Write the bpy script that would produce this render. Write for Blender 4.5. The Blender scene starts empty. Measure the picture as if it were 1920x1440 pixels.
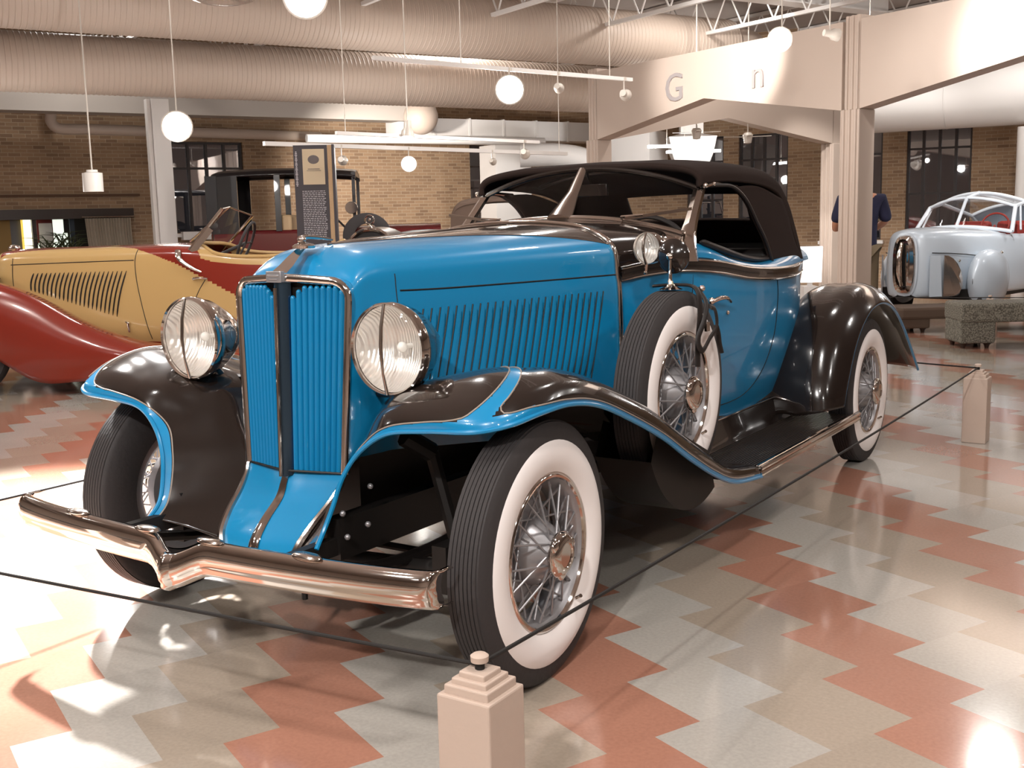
import bpy, bmesh, math, random
from mathutils import Vector, Matrix, noise
PI = math.pi
random.seed(7)
S = bpy.context.scene
COL = S.collection

# ---------------------------------------------------------------- camera
# World frame: X to the blue car's left side, Y towards its tail, Z up, origin on the floor under its front axle.
CAM = Vector((2.434, -2.575, 1.307))
YAW, PITCH, ROLL, FPX = -0.578, 0.147, -0.024, 2075.0
_f = Vector((math.sin(YAW)*math.cos(PITCH), math.cos(YAW)*math.cos(PITCH), -math.sin(PITCH)))
_r = Vector((math.cos(YAW), -math.sin(YAW), 0))
_u = _r.cross(_f)
_r2 = _r*math.cos(ROLL) + _u*math.sin(ROLL)
_u2 = _u*math.cos(ROLL) - _r*math.sin(ROLL)
cam = bpy.data.cameras.new('camera')
cam.sensor_width = 36; cam.lens = FPX/1920*36
cam.clip_start = .05; cam.clip_end = 200
camo = bpy.data.objects.new('camera', cam); COL.objects.link(camo)
camo.matrix_world = Matrix((( _r2.x, _u2.x, -_f.x, CAM.x), (_r2.y, _u2.y, -_f.y, CAM.y), (_r2.z, _u2.z, -_f.z, CAM.z), (0, 0, 0, 1)))
S.camera = camo
FH = Vector((math.sin(YAW), math.cos(YAW), 0)); RH = Vector((math.cos(YAW), -math.sin(YAW), 0))
def V(a, d, z=0.):            # a metres to the right of the photographer, d metres ahead, height z
    return Vector((CAM.x, CAM.y, 0)) + RH*a + FH*d + Vector((0, 0, z))

# ---------------------------------------------------------------- light
S.view_settings.view_transform = 'Standard'; S.view_settings.look = 'None'
S.view_settings.gamma = 1; S.view_settings.use_curve_mapping = False
S.view_settings.exposure = 0.0
w = bpy.data.worlds.new('night'); S.world = w; w.use_nodes = True
w.node_tree.nodes['Background'].inputs[0].default_value = (.75, .72, .70, 1)
w.node_tree.nodes['Background'].inputs[1].default_value = .10
def light(kind, name, loc, target, power, size=.2, color=(1, .93, .86), spot=60, blend=.5, size_y=None):
    l = bpy.data.lights.new(name, kind); l.energy = power; l.color = color
    if kind == 'AREA':
        l.size = size
        if size_y: l.shape = 'RECTANGLE'; l.size_y = size_y
    else: l.shadow_soft_size = size
    if kind == 'SPOT': l.spot_size = math.radians(spot); l.spot_blend = blend
    o = bpy.data.objects.new(name, l); COL.objects.link(o); o.location = loc
    d = Vector(target) - Vector(loc)
    o.rotation_euler = d.to_track_quat('-Z', 'Y').to_euler()
    return o
light('SPOT', 'spot_key', (2.5, -5.6, 4.35), (.2, .6, .6), 1050, .08, (1, .97, .94), 62, .6)
light('SPOT', 'spot_fill', (-1.2, -5.0, 4.5), (0, .3, .7), 330, .10, (1, .96, .92), 60, .6)
light('SPOT', 'spot_side', (5.5, .5, 4.5), (.6, 1.2, .4), 150, .10, (1, .96, .92), 70, .6)
light('SPOT', 'spot_left_floor', (-4.6, 2.6, 4.5), (-1.85, .0, 0), 16000, .12, (1, .98, .96), 32, .75)
light('SPOT', 'spot_yellow_car', (-3.6, -1.0, 4.5), (-4.7, 4.2, .8), 250, .10, (1, .94, .86), 60, .6)
light('SPOT', 'spot_pale_car', V(4.2, 8.5, 4.5), V(6.4, 14.3, 1.0), 650, .10, (1, .98, .96), 50, .6)
light('SPOT', 'spot_beam_letters', V(1.2, 10.6, 3.6), V(2.72, 13.97, 3.15), 1300, .08, (1, .97, .94), 34, .5)
light('SPOT', 'spot_beam_right', V(4.0, 7.6, 3.6), V(5.2, 10.15, 3.0), 1600, .08, (1, .97, .94), 40, .35)
light('SPOT', 'spot_brick', V(-2.6, 16.2, 2.5), V(-2.0, 21.5, 1.7), 1500, .10, (1, .93, .86), 62, .8)
light('SPOT', 'spot_column', V(3.6, 14.5, 4.4), V(5.26, 18.2, 1.4), 700, .10, (1, .97, .94), 26, .5)
light('SPOT', 'spot_back_white', V(3.4, 17.5, 1.6), V(2.0, 20.5, 2.9), 260, .2, (1, .98, .97), 90, .8)
for a, d, e in [(-8, 6, 50), (-4.5, 7, 55), (-1, 7, 50), (2.5, 6.5, 24), (6.5, 6, 26), (-7, 11, 45), (-3, 11.5, 62), (1, 11, 62), (5, 11, 50), (9, 10, 40), (-6, 16, 40), (-1, 17, 62), (3, 16, 62), (8, 16, 50), (-3, 2, 62), (1, 2.2, 62), (5, 2, 40), (0, -2, 62), (4, -2, 62), (-5, -2, 62)]:
    light('AREA', 'ceiling_fill', V(a, d, 4.55), V(a, d, 0), e, .32, (1, .955, .915))  # unseen area lights added under the deck for ambient light and small highlights
for a, d, z, e in ((-3.49, 11.5, 2.0, 60), (0, 11.8, 2.2, 60), (-1.2, 14.6, 2.2, 60), (2.6, 11, 2.6, 50), (-6, 8.5, 2.0, 60), (4.5, 5.5, 3.0, 25), (7, 13.5, 2.2, 60), (-6, 13.5, 1.7, 30), (-2.5, 5.5, 2.6, 60), (1.5, -2, 3.0, 90), (-3, 1, 3.0, 60)):
    light('POINT', 'fill_point', V(a, d, z), V(a, d, 0), e, .10, (1, .955, .915))  # invisible point fills added to brighten ducts and walls, some near glaring spotlights
# ---------------------------------------------------------------- helpers
def lin(c):
    return tuple((x/12.92 if x <= .04045 else ((x+.055)/1.055)**2.4) for x in c)
def rgb(r, g, b): return lin((r/255, g/255, b/255)) + (1,)
MATS = {}
def mat(name, col, rough=.5, metal=0., coat=0., spec=.5, emit=None, estr=0., trans=0., ior=1.45, bump=None, alpha=1., sheen=0.):
    m = bpy.data.materials.new(name); m.use_nodes = True
    nt = m.node_tree; p = nt.nodes['Principled BSDF']
    p.inputs['Base Color'].default_value = col
    p.inputs['Roughness'].default_value = rough; p.inputs['Metallic'].default_value = metal
    p.inputs['Coat Weight'].default_value = coat; p.inputs['Coat Roughness'].default_value = .03
    p.inputs['Specular IOR Level'].default_value = spec; p.inputs['IOR'].default_value = ior
    p.inputs['Transmission Weight'].default_value = trans; p.inputs['Alpha'].default_value = alpha
    p.inputs['Sheen Weight'].default_value = sheen
    if emit: p.inputs['Emission Color'].default_value = emit; p.inputs['Emission Strength'].default_value = estr
    if bump:
        n = nt.nodes.new('ShaderNodeTexNoise'); n.inputs['Scale'].default_value = bump[0]; n.inputs['Detail'].default_value = 4
        tc = nt.nodes.new('ShaderNodeTexCoord'); nt.links.new(tc.outputs['Object'], n.inputs['Vector'])
        b = nt.nodes.new('ShaderNodeBump'); b.inputs['Strength'].default_value = bump[1]; b.inputs['Distance'].default_value = .01
        nt.links.new(n.outputs['Fac'], b.inputs['Height']); nt.links.new(b.outputs['Normal'], p.inputs['Normal'])
    MATS[name] = m
    return m
def glassmat(name, col=(1, 1, 1, 1), refl=.12, rough=.02, tint=None):
    """thin pane: mostly see-through, with a real mirror share"""
    m = bpy.data.materials.new(name); m.use_nodes = True; nt = m.node_tree; nt.nodes.clear()
    o = nt.nodes.new('ShaderNodeOutputMaterial'); t = nt.nodes.new('ShaderNodeBsdfTransparent'); g = nt.nodes.new('ShaderNodeBsdfGlossy')
    t.inputs[0].default_value = tint or col; g.inputs['Roughness'].default_value = rough
    lw = nt.nodes.new('ShaderNodeLayerWeight'); pw = nt.nodes.new('ShaderNodeMath'); pw.operation = 'POWER'; pw.inputs[1].default_value = 4
    nt.links.new(lw.outputs['Facing'], pw.inputs[0])
    ma = nt.nodes.new('ShaderNodeMath'); ma.operation = 'MULTIPLY_ADD'; ma.inputs[1].default_value = .6; ma.inputs[2].default_value = refl; ma.use_clamp = True
    nt.links.new(pw.outputs[0], ma.inputs[0])
    mx = nt.nodes.new('ShaderNodeMixShader'); nt.links.new(ma.outputs[0], mx.inputs[0])
    nt.links.new(t.outputs[0], mx.inputs[1]); nt.links.new(g.outputs[0], mx.inputs[2]); nt.links.new(mx.outputs[0], o.inputs[0])
    MATS[name] = m
    return m

class MB:
    def __init__(s): s.v = []; s.f = []; s.m = []
    def add(s, vs, fs, mi=0):
        n = len(s.v); s.v += [tuple(v) for v in vs]; s.f += [tuple(i+n for i in f) for f in fs]
        s.m += [mi]*len(fs) if isinstance(mi, int) else list(mi); return s
    def box(s, c, d, mi=0, M=None, taper=1.):
        x, y, z = d[0]/2, d[1]/2, d[2]/2
        vs = [Vector((sx*x*(taper if sz > 0 else 1), sy*y*(taper if sz > 0 else 1), sz*z)) for sz in (-1, 1) for sx, sy in ((-1, -1), (1, -1), (1, 1), (-1, 1))]
        if M: vs = [M @ v for v in vs]
        vs = [v + Vector(c) for v in vs]
        return s.add(vs, [(3, 2, 1, 0), (4, 5, 6, 7), (0, 1, 5, 4), (1, 2, 6, 5), (2, 3, 7, 6), (3, 0, 4, 7)], mi)
    def bar(s, a, b, w, h=None, mi=0, up=(0, 0, 1)):
        """rectangular bar from a to b"""
        a, b = Vector(a), Vector(b); h = h or w; d = (b-a).normalized(); up = Vector(up)
        r = d.cross(up)
        if r.length < 1e-4: r = d.cross(Vector((1, 0, 0)))
        r.normalize(); u = r.cross(d)
        vs = [p + r*(sx*w/2) + u*(sz*h/2) for p in (a, b) for sx, sz in ((-1, -1), (1, -1), (1, 1), (-1, 1))]
        return s.add(vs, [(0, 1, 2, 3), (7, 6, 5, 4), (0, 4, 5, 1), (1, 5, 6, 2), (2, 6, 7, 3), (3, 7, 4, 0)], mi)
    def tube(s, pts, r, n=10, mi=0, closed=False, caps=True, flat=1.):
        pts = [Vector(p) for p in pts]; N = len(pts); R = r if hasattr(r, '__len__') else [r]*N
        vs = []; prev = None
        for i, p in enumerate(pts):
            if closed: t = pts[(i+1) % N]-pts[i-1]
            else: t = pts[min(i+1, N-1)]-pts[max(i-1, 0)]
            t.normalize()
            if prev is None:
                a = t.cross(Vector((0, 0, 1)))
                if a.length < .1: a = t.cross(Vector((1, 0, 0)))
            else: a = prev - t*prev.dot(t)
            a.normalize(); prev = a; b = t.cross(a)
            vs += [p + (a*math.cos(2*PI*k/n) + b*math.sin(2*PI*k/n)*flat)*R[i] for k in range(n)]
        fs = []
        for i in range(N if closed else N-1):
            j = (i+1) % N
            fs += [(i*n+k, i*n+(k+1) % n, j*n+(k+1) % n, j*n+k) for k in range(n)]
        if caps and not closed: fs += [tuple(range(n-1, -1, -1)), tuple(range((N-1)*n, N*n))]
        return s.add(vs, fs, mi)
    def lathe(s, prof, c=(0, 0, 0), axis='X', n=48, mi=0, closed=False, sx=1.):
        """prof: list of (along axis, radius)"""
        vs = []; c = Vector(c)
        for (h, r) in prof:
            for k in range(n):
                a = 2*PI*k/n; p, q = r*math.cos(a), r*math.sin(a)
                vs.append(c + (Vector((h*sx, p, q)) if axis == 'X' else Vector((p, h, q)) if axis == 'Y' else Vector((p, q, h))))
        N = len(prof); fs = []; ms = []
        for i in range(N if closed else N-1):
            j = (i+1) % N
            for k in range(n):
                fs.append((i*n+k, i*n+(k+1) % n, j*n+(k+1) % n, j*n+k))
        return s.add(vs, fs, mi)
    def grid(s, G, mi=0, flip=False, mfun=None, wrapu=False):
        """G: rows of points"""
        nr, nc = len(G), len(G[0]); vs = [p for row in G for p in row]; fs = []; ms = []
        for i in range(nr-1):
            for j in range(nc if wrapu else nc-1):
                k = (j+1) % nc
                q = (i*nc+j, i*nc+k, (i+1)*nc+k, (i+1)*nc+j)
                fs.append(q[::-1] if flip else q); ms.append(mfun((i+.5)/(nr-1), (j+.5)/(nc-1)) if mfun else mi)
        return s.add(vs, fs, ms)
    def prism(s, poly, d, mi=0):
        """poly: 3D points of one face; d: extrusion vector"""
        d = Vector(d); n = len(poly); vs = [Vector(p) for p in poly] + [Vector(p)+d for p in poly]
        fs = [tuple(range(n-1, -1, -1)), tuple(range(n, 2*n))] + [(i, (i+1) % n, n+(i+1) % n, n+i) for i in range(n)]
        return s.add(vs, fs, mi)
    def ball(s, c, r, n=16, m=10, mi=0, sc=(1, 1, 1)):
        G = [[Vector(c)+Vector((r*sc[0]*math.sin(PI*i/m)*math.cos(2*PI*j/n), r*sc[1]*math.sin(PI*i/m)*math.sin(2*PI*j/n), r*sc[2]*math.cos(PI*i/m))) for j in range(n)] for i in range(m+1)]
        return s.grid(G, mi, wrapu=True)
def crom(P, n):
    """Catmull-Rom through points, n steps per span"""
    P = [Vector(p) for p in P]; Q = [P[0]*2-P[1]] + P + [P[-1]*2-P[-2]]; out = []
    for i in range(len(P)-1):
        a, b, c, d = Q[i:i+4]
        for k in range(n):
            t = k/n
            out.append(.5*((2*b) + (c-a)*t + (2*a-5*b+4*c-d)*t*t + (3*b-a-3*c+d)*t**3))
    out.append(P[-1]); return out
def loft(rows, nu, nv):
    """smooth dense grid through coarse rows of points"""
    R = [crom(r, nv) for r in rows]; cols = [crom([r[j] for r in R], nu) for j in range(len(R[0]))]
    return [[cols[j][i] for j in range(len(cols))] for i in range(len(cols[0]))]
def mirror(G): return [[Vector((-p[0], p[1], p[2])) for p in row] for row in G]
def obj(name, mb, ms, parent=None, smooth=True, label=None, bevel=0., sub=0, solid=0., ang=40, loc=None, weld=True):
    me = bpy.data.meshes.new(name); me.from_pydata(mb.v, [], mb.f); 
    for m in (ms if isinstance(ms, (list, tuple)) else [ms]): me.materials.append(m)
    for p, i in zip(me.polygons, mb.m): p.material_index = i
    bm = bmesh.new(); bm.from_mesh(me)
    if weld: bmesh.ops.remove_doubles(bm, verts=bm.verts, dist=1e-5)
    bmesh.ops.recalc_face_normals(bm, faces=bm.faces); bm.to_mesh(me); bm.free()
    if smooth:
        me.polygons.foreach_set('use_smooth', [True]*len(me.polygons))
        try: me.set_sharp_from_angle(angle=math.radians(ang))
        except Exception: pass
    o = bpy.data.objects.new(name, me); COL.objects.link(o)
    if loc: o.location = loc
    if parent: o.parent = parent
    if label: o['label'] = label
    if solid:
        md = o.modifiers.new('solid', 'SOLIDIFY'); md.thickness = solid; md.offset = -1
    if bevel:
        md = o.modifiers.new('bevel', 'BEVEL'); md.width = bevel; md.segments = 2; md.limit_method = 'ANGLE'; md.angle_limit = math.radians(40)
    if sub:
        md = o.modifiers.new('sub', 'SUBSURF'); md.levels = sub; md.render_levels = sub
    return o
def tag(o, label, cat, group=None):
    o['label'] = label; o['category'] = cat
    if group: o['group'] = group
    return o
def thing(name, label, cat, loc=(0, 0, 0), rotz=0, group=None):
    o = bpy.data.objects.new(name, None); COL.objects.link(o); o.empty_display_size = .1
    o.location = loc; o.rotation_euler = (0, 0, rotz); return tag(o, label, cat, group)
def struct(o): o['kind'] = 'structure'; return o
def dup(root, loc=None, rotz=None, label=None, group=None):
    def cp(o, par):
        c = o.copy(); COL.objects.link(c)
        if par: c.parent = par
        for ch in list(o.children): cp(ch, c)
        return c
    r = cp(root, None)
    if loc is not None: r.location = loc
    if rotz is not None: r.rotation_euler = (0, 0, rotz)
    if label: r['label'] = label
    if group: r['group'] = group
    return r
def text_mesh(body, size, depth=.004, font_scale=1., spacing=1.):
    c = bpy.data.curves.new('t', 'FONT'); c.body = body; c.size = size; c.extrude = depth; c.align_x = 'LEFT'; c.space_character = spacing
    c.resolution_u = 3
    o = bpy.data.objects.new('t', c); COL.objects.link(o)
    dg = bpy.context.evaluated_depsgraph_get(); dg.update()
    me = bpy.data.meshes.new_from_object(o.evaluated_get(dg)); COL.objects.unlink(o); bpy.data.objects.remove(o); bpy.data.curves.remove(c)
    return me
def text_obj(name, body, size, M, m, parent=None, depth=.004, spacing=1., label=None):
    me = text_mesh(body, size, depth, spacing=spacing); me.materials.clear(); me.materials.append(m)
    me.transform(M)
    o = bpy.data.objects.new(name, me); COL.objects.link(o)
    if parent: o.parent = parent
    if label: o['label'] = label
    return o

# ---------------------------------------------------------------- materials
blue = mat('blue_paint', rgb(14, 126, 176), .28, 0, .7)
black = mat('black_paint', rgb(30, 23, 20), .16, 0, .8)
chrome = mat('chrome', rgb(214, 205, 198), .07, 1)
chrome_dull = mat('chrome_dull', rgb(190, 180, 172), .18, 1)
steel = mat('grey_steel', rgb(158, 156, 158), .35, .6)
cream = mat('cream_pinstripe', rgb(150, 136, 124), .4)
slate = mat('chrome_blue_reflection', rgb(84, 112, 138), .2, 1)  # chrome with the blue bars' reflection put into its base colour
rubber = mat('tyre_rubber', rgb(52, 48, 48), .72, bump=(60, .15))
whitewall = mat('whitewall_rubber', rgb(240, 233, 230), .5)
chassis = mat('chassis_black', rgb(22, 18, 16), .5)
canvas = mat('black_canvas', rgb(44, 33, 29), .95, bump=(500, .5), spec=.2)
leather = mat('dark_leather', rgb(30, 24, 22), .5)
lens = glassmat('lens_glass', refl=.05)
windglass = glassmat('windscreen_glass', refl=.02)
# ================================================================ the hall
_F3 = Vector(camo.matrix_world.col[2][:3])*-1; _R3 = Vector(camo.matrix_world.col[0][:3]); _U3 = Vector(camo.matrix_world.col[1][:3])
def at(px, py, d):
    """the point seen at pixel (px, py) of the 1920x1440 photograph, d metres ahead"""
    D = _F3 + _R3*((px-960)/FPX) + _U3*((720-py)/FPX); return CAM + D*(d/D.dot(FH))
ADIR = RH*.857 + FH*.515; DDIR = RH*.873 - FH*.488            # the two back walls' directions
ANG_A = math.atan2(ADIR.y, ADIR.x); ANG_D = math.atan2(DDIR.y, DDIR.x)

# ---- floor: square tiles laid half a tile staggered, red / tan / pale diagonals
fm = bpy.data.materials.new('floor_tiles'); fm.use_nodes = True; nt = fm.node_tree; P_ = nt.nodes['Principled BSDF']
def nd(t, **k):
    n = nt.nodes.new(t)
    for a, b in k.items(): setattr(n, a, b)
    return n
def mth(op, a, b=None, c=None):
    n = nd('ShaderNodeMath', operation=op)
    for i, v in enumerate((a, b, c)):
        if v is None: continue
        if isinstance(v, (int, float)): n.inputs[i].default_value = v
        else: nt.links.new(v, n.inputs[i])
    return n.outputs[0]
ge = nd('ShaderNodeNewGeometry'); sx = nd('ShaderNodeSeparateXYZ'); nt.links.new(ge.outputs['Position'], sx.inputs[0])
OX, OY, TS_, TH = 1.068, 1.602, .306, -.425
dx = mth('SUBTRACT', sx.outputs[0], OX); dy = mth('SUBTRACT', sx.outputs[1], OY)
a_ = mth('DIVIDE', mth('ADD', mth('MULTIPLY', dx, math.cos(TH)), mth('MULTIPLY', dy, math.sin(TH))), TS_)
b_ = mth('DIVIDE', mth('ADD', mth('MULTIPLY', dx, math.sin(TH)), mth('MULTIPLY', dy, -math.cos(TH))), TS_)
k_ = mth('CEIL', a_); bb = mth('SUBTRACT', b_, mth('MULTIPLY', k_, .5)); row = mth('FLOOR', bb)
idx_ = mth('FLOORED_MODULO', row, 3.)
wn = nd('ShaderNodeTexWhiteNoise', noise_dimensions='2D'); cb = nd('ShaderNodeCombineXYZ'); nt.links.new(k_, cb.inputs[0]); nt.links.new(row, cb.inputs[1]); nt.links.new(cb.outputs[0], wn.inputs['Vector'])
def colnode(c):
    n = nd('ShaderNodeRGB'); n.outputs[0].default_value = c; return n.outputs[0]
def mixc(f, a, b):
    n = nd('ShaderNodeMix', data_type='RGBA'); 
    if isinstance(f, (int, float)): n.inputs[0].default_value = f
    else: nt.links.new(f, n.inputs[0])
    nt.links.new(a, n.inputs[6]); nt.links.new(b, n.inputs[7]); return n.outputs[2]
red_, tan_, pale_ = colnode(rgb(166, 118, 99)), colnode(rgb(162, 148, 133)), colnode(rgb(172, 166, 158))
c1 = mixc(mth('GREATER_THAN', idx_, .5), red_, tan_); c2 = mixc(mth('GREATER_THAN', idx_, 1.5), c1, pale_)
ns = nd('ShaderNodeTexNoise'); ns.inputs['Scale'].default_value = 90; ns.inputs['Detail'].default_value = 5; nt.links.new(ge.outputs['Position'], ns.inputs['Vector'])
n2 = nd('ShaderNodeTexNoise'); n2.inputs['Scale'].default_value = 3; nt.links.new(ge.outputs['Position'], n2.inputs['Vector'])
val = mth('ADD', mth('ADD', mth('MULTIPLY', wn.outputs[0], .10), mth('MULTIPLY', ns.outputs['Fac'], .35)), mth('ADD', mth('MULTIPLY', n2.outputs['Fac'], .12), .71))
hv = nd('ShaderNodeHueSaturation'); nt.links.new(val, hv.inputs['Value']); nt.links.new(c2, hv.inputs['Color']); nt.links.new(hv.outputs[0], P_.inputs['Base Color'])
fa = mth('FRACT', a_); fb = mth('FRACT', bb)
P_.inputs['Roughness'].default_value = .24; P_.inputs['Specular IOR Level'].default_value = .5
nt.links.new(mth('ADD', mth('MULTIPLY', n2.outputs['Fac'], .10), .08), P_.inputs['Roughness'])
P_.inputs['Coat Weight'].default_value = .35; P_.inputs['Coat Roughness'].default_value = .10
mb = MB(); mb.box((2, 8, -.05), (64, 64, .1)); struct(obj('floor', mb, fm, smooth=False))

# ---- brick walls
def brick_mat(name, c1, c2, mortar, s=1.):
    m = bpy.data.materials.new(name); m.use_nodes = True; t = m.node_tree; p = t.nodes['Principled BSDF']; p.inputs['Roughness'].default_value = .85
    tc = t.nodes.new('ShaderNodeTexCoord'); mp = t.nodes.new('ShaderNodeMapping'); mp.inputs['Rotation'].default_value = (math.radians(90), 0, 0)
    b = t.nodes.new('ShaderNodeTexBrick'); b.inputs['Scale'].default_value = 1; b.inputs['Brick Width'].default_value = .215*s; b.inputs['Row Height'].default_value = .0677*s; b.inputs['Mortar Size'].default_value = .006*s; b.offset = .5
    b.inputs['Color1'].default_value = c1; b.inputs['Color2'].default_value = c2; b.inputs['Mortar'].default_value = mortar; b.inputs['Bias'].default_value = -.35
    sp = t.nodes.new('ShaderNodeSeparateXYZ'); cx = t.nodes.new('ShaderNodeCombineXYZ')
    t.links.new(tc.outputs['Object'], sp.inputs[0]); t.links.new(sp.outputs[0], cx.inputs[0]); t.links.new(sp.outputs[2], cx.inputs[1]); t.links.new(cx.outputs[0], b.inputs['Vector'])
    n = t.nodes.new('ShaderNodeTexNoise'); n.inputs['Scale'].default_value = 1.3; t.links.new(tc.outputs['Object'], n.inputs['Vector'])
    h = t.nodes.new('ShaderNodeHueSaturation'); mm = t.nodes.new('ShaderNodeMath'); mm.operation = 'MULTIPLY_ADD'; mm.inputs[1].default_value = .5; mm.inputs[2].default_value = .75
    t.links.new(n.outputs['Fac'], mm.inputs[0]); t.links.new(mm.outputs[0], h.inputs['Value']); t.links.new(b.outputs['Color'], h.inputs['Color']); t.links.new(h.outputs[0], p.inputs['Base Color'])
    bp = t.nodes.new('ShaderNodeBump'); bp.inputs['Strength'].default_value = .4; bp.inputs['Distance'].default_value = .01; bp.invert = True
    t.links.new(b.outputs['Fac'], bp.inputs['Height']); t.links.new(bp.outputs['Normal'], p.inputs['Normal']); MATS[name] = m
    return m
brick = brick_mat('brick', rgb(156, 128, 100), rgb(116, 90, 70), rgb(170, 150, 126), .88)
plaster = mat('painted_plaster', rgb(206, 190, 178), .6, bump=(40, .05))
duct_m = mat('duct_paint', rgb(198, 181, 167), .5)
white_p = mat('white_paint', rgb(226, 222, 218), .5)
dark_fr = mat('dark_window_frame', rgb(52, 44, 42), .5)
nightglass = glassmat('window_glass', refl=.34, rough=.015, tint=(.45, .45, .5, 1))
cornerp = at(1037, 410, 23.4); cornerp.z = 0
def wall_with_windows(name, origin, ang, length, wins, z1=4.65, thick=.3, sgn=1):
    """wall running from origin along ang; wins: (u0, u1, z0, z1) openings; built as strips round the openings"""
    mb = MB(); wins = sorted(wins); u = 0
    def blk(a, b, c, d):
        if b-a > 1e-3 and d-c > 1e-3: mb.box(((a+b)/2, thick/2, (c+d)/2), (b-a, thick, d-c))
    for a, b, c, d in wins:
        blk(u, a, 0, z1); blk(a, b, 0, c); blk(a, b, d, z1); u = b
    blk(u, length, 0, z1)
    o = struct(obj(name, mb, brick, smooth=False)); o.location = origin; o.rotation_euler = (0, 0, ang); return o
def along(px, d0, dirn, org):       # distance along the wall from org where the pixel column meets it
    # solve org + dirn*t seen at px
    D = at(px, 400, 1.) - CAM; n = Vector((-dirn.y, dirn.x, 0)); t0 = (org-Vector((CAM.x, CAM.y, 0))).dot(n)/D.dot(n); p = Vector((CAM.x, CAM.y, 0)) + D*t0; p.z = 0
    return (p-org).dot(dirn)
LA = 26.; orgA = cornerp - ADIR*LA
uA = lambda px: along(px, 0, ADIR, orgA)
uD = lambda px: along(px, 0, DDIR, cornerp)
wA = [(uA(328), uA(462), 1.22, 2.78), (uA(884), uA(914), .75, 2.80), (uA(-60), uA(243), .0, 1.52)]
wD = [(uD(1288), uD(1356), .8, 2.80), (uD(1384), uD(1476), .8, 2.80), (uD(1543), uD(1652), .8, 2.80), (uD(1697), uD(1818), .8, 2.80)]
wall_with_windows('wall_left', orgA, ANG_A, LA, wA)
wall_with_windows('wall_right', cornerp, ANG_D, 18., wD)
def window(n, org, ang, u0, u1, z0, z1, cols, rows):
    dirn = Vector((math.cos(ang), math.sin(ang), 0)); w = u1-u0
    root = bpy.data.objects.new('window_%d' % n, None); COL.objects.link(root); struct(root); root.location = org+dirn*u0; root.rotation_euler = (0, 0, ang)
    mb = MB()
    for x in (0, w): mb.box((x, .10, (z0+z1)/2), (.07, .08, z1-z0))
    for z in (z0, z1): mb.box((w/2, .10, z), (w, .08, .07))
    for k in range(1, cols): mb.box((w*k/cols, .10, (z0+z1)/2), (.045, .05, z1-z0))
    for z in rows: mb.box((w/2, .10, z), (w, .045, .035))
    fr = obj('window_frame', mb, dark_fr, root, smooth=False)
    mb = MB(); mb.box((w/2, .12, (z0+z1)/2), (w-.01, .006, z1-z0)); obj('window_glass', mb, nightglass, root, smooth=False)
    mb = MB(); mb.box((w/2, -.04, z0-.04), (w+.12, .14, .06)); obj('window_sill', mb, white_p, root, smooth=False)
window(1, orgA, ANG_A, *wA[0], 4, (2.33,)); window(2, orgA, ANG_A, *wA[1], 1, (2.38, 1.96, 1.45, 1.1))
window(3, cornerp, ANG_D, *wD[0], 3, (2.33, 1.6)); window(4, cornerp, ANG_D, *wD[1], 4, (2.33, 1.6)); window(5, cornerp, ANG_D, *wD[2], 4, (2.33, 1.6)); window(6, cornerp, ANG_D, *wD[3], 4, (2.38, 1.6))
# side and rear walls that close the hall
pl = MB(); pl.box((0, 0, 2.7), (26, .3, 5.0)); o = struct(obj('wall_far_left', pl, plaster, smooth=False)); o.location = V(-14.5, 4, 0); o.rotation_euler = (0, 0, -YAW+PI/2+.1)
pl = MB(); pl.box((0, 0, 2.7), (26, .3, 5.0)); o = struct(obj('wall_far_right', pl, plaster, smooth=False)); o.location = V(15.0, 3, 0); o.rotation_euler = (0, 0, -YAW+PI/2)
pl = MB(); pl.box((0, 0, 2.7), (31, .3, 5.4)); o = struct(obj('wall_rear', pl, plaster, smooth=False)); o.location = V(0, -8.5, 0); o.rotation_euler = (0, 0, -YAW)
# ---- ceiling deck with joists
cm = mat('ceiling_deck', rgb(172, 162, 156), .9, bump=(11, 1.))
pl = MB(); pl.box((2, 8, 4.7), (64, 64, .1)); struct(obj('ceiling', pl, cm, smooth=False))

# ---- ducts
def tube_between(mb, a, b, r, n=32, rings=None):
    mb.tube([a, b], r, n)
def spiral(mb, a, b, r, pitch=.065, n=28):
    """round duct with the raised spiral lock seams as rings"""
    a, b = Vector(a), Vector(b); L = (b-a).length; k = int(L/pitch); pts = []; rr = []
    for i in range(k+1):
        t = i/k; p = a.lerp(b, t); q = (b-a).normalized()
        pts += [p-q*.010, p, p+q*.010]; rr += [r, r+.006, r]
    mb.tube(pts, rr, n, caps=True)
A0 = V(-5.83, 12.6, 3.96)
mb = MB(); spiral(mb, A0-ADIR*7, A0+ADIR*10.9, .405); tag(obj('round_duct', mb, duct_m, ang=20), 'upper large round spiral duct across the ceiling, highest of the left ducts', 'duct')
E1 = A0+ADIR*10.9
mb = MB(); mb.tube(crom([E1, E1+ADIR*.35, E1+ADIR*.6+FH*.25, E1+ADIR*.7+FH*.8], 6), .30, 24); tag(obj('duct_elbow', mb, duct_m), 'pale duct elbow at the right end of the upper round duct, behind the lettered beam', 'duct')
B0 = V(-6.33, 13.7, 3.36)
mb = MB(); spiral(mb, B0-ADIR*7, B0+ADIR*9.6, .36); tag(obj('round_duct', mb, duct_m, ang=20), 'lower large round spiral duct running just under the upper one to the first column', 'duct')
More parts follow.
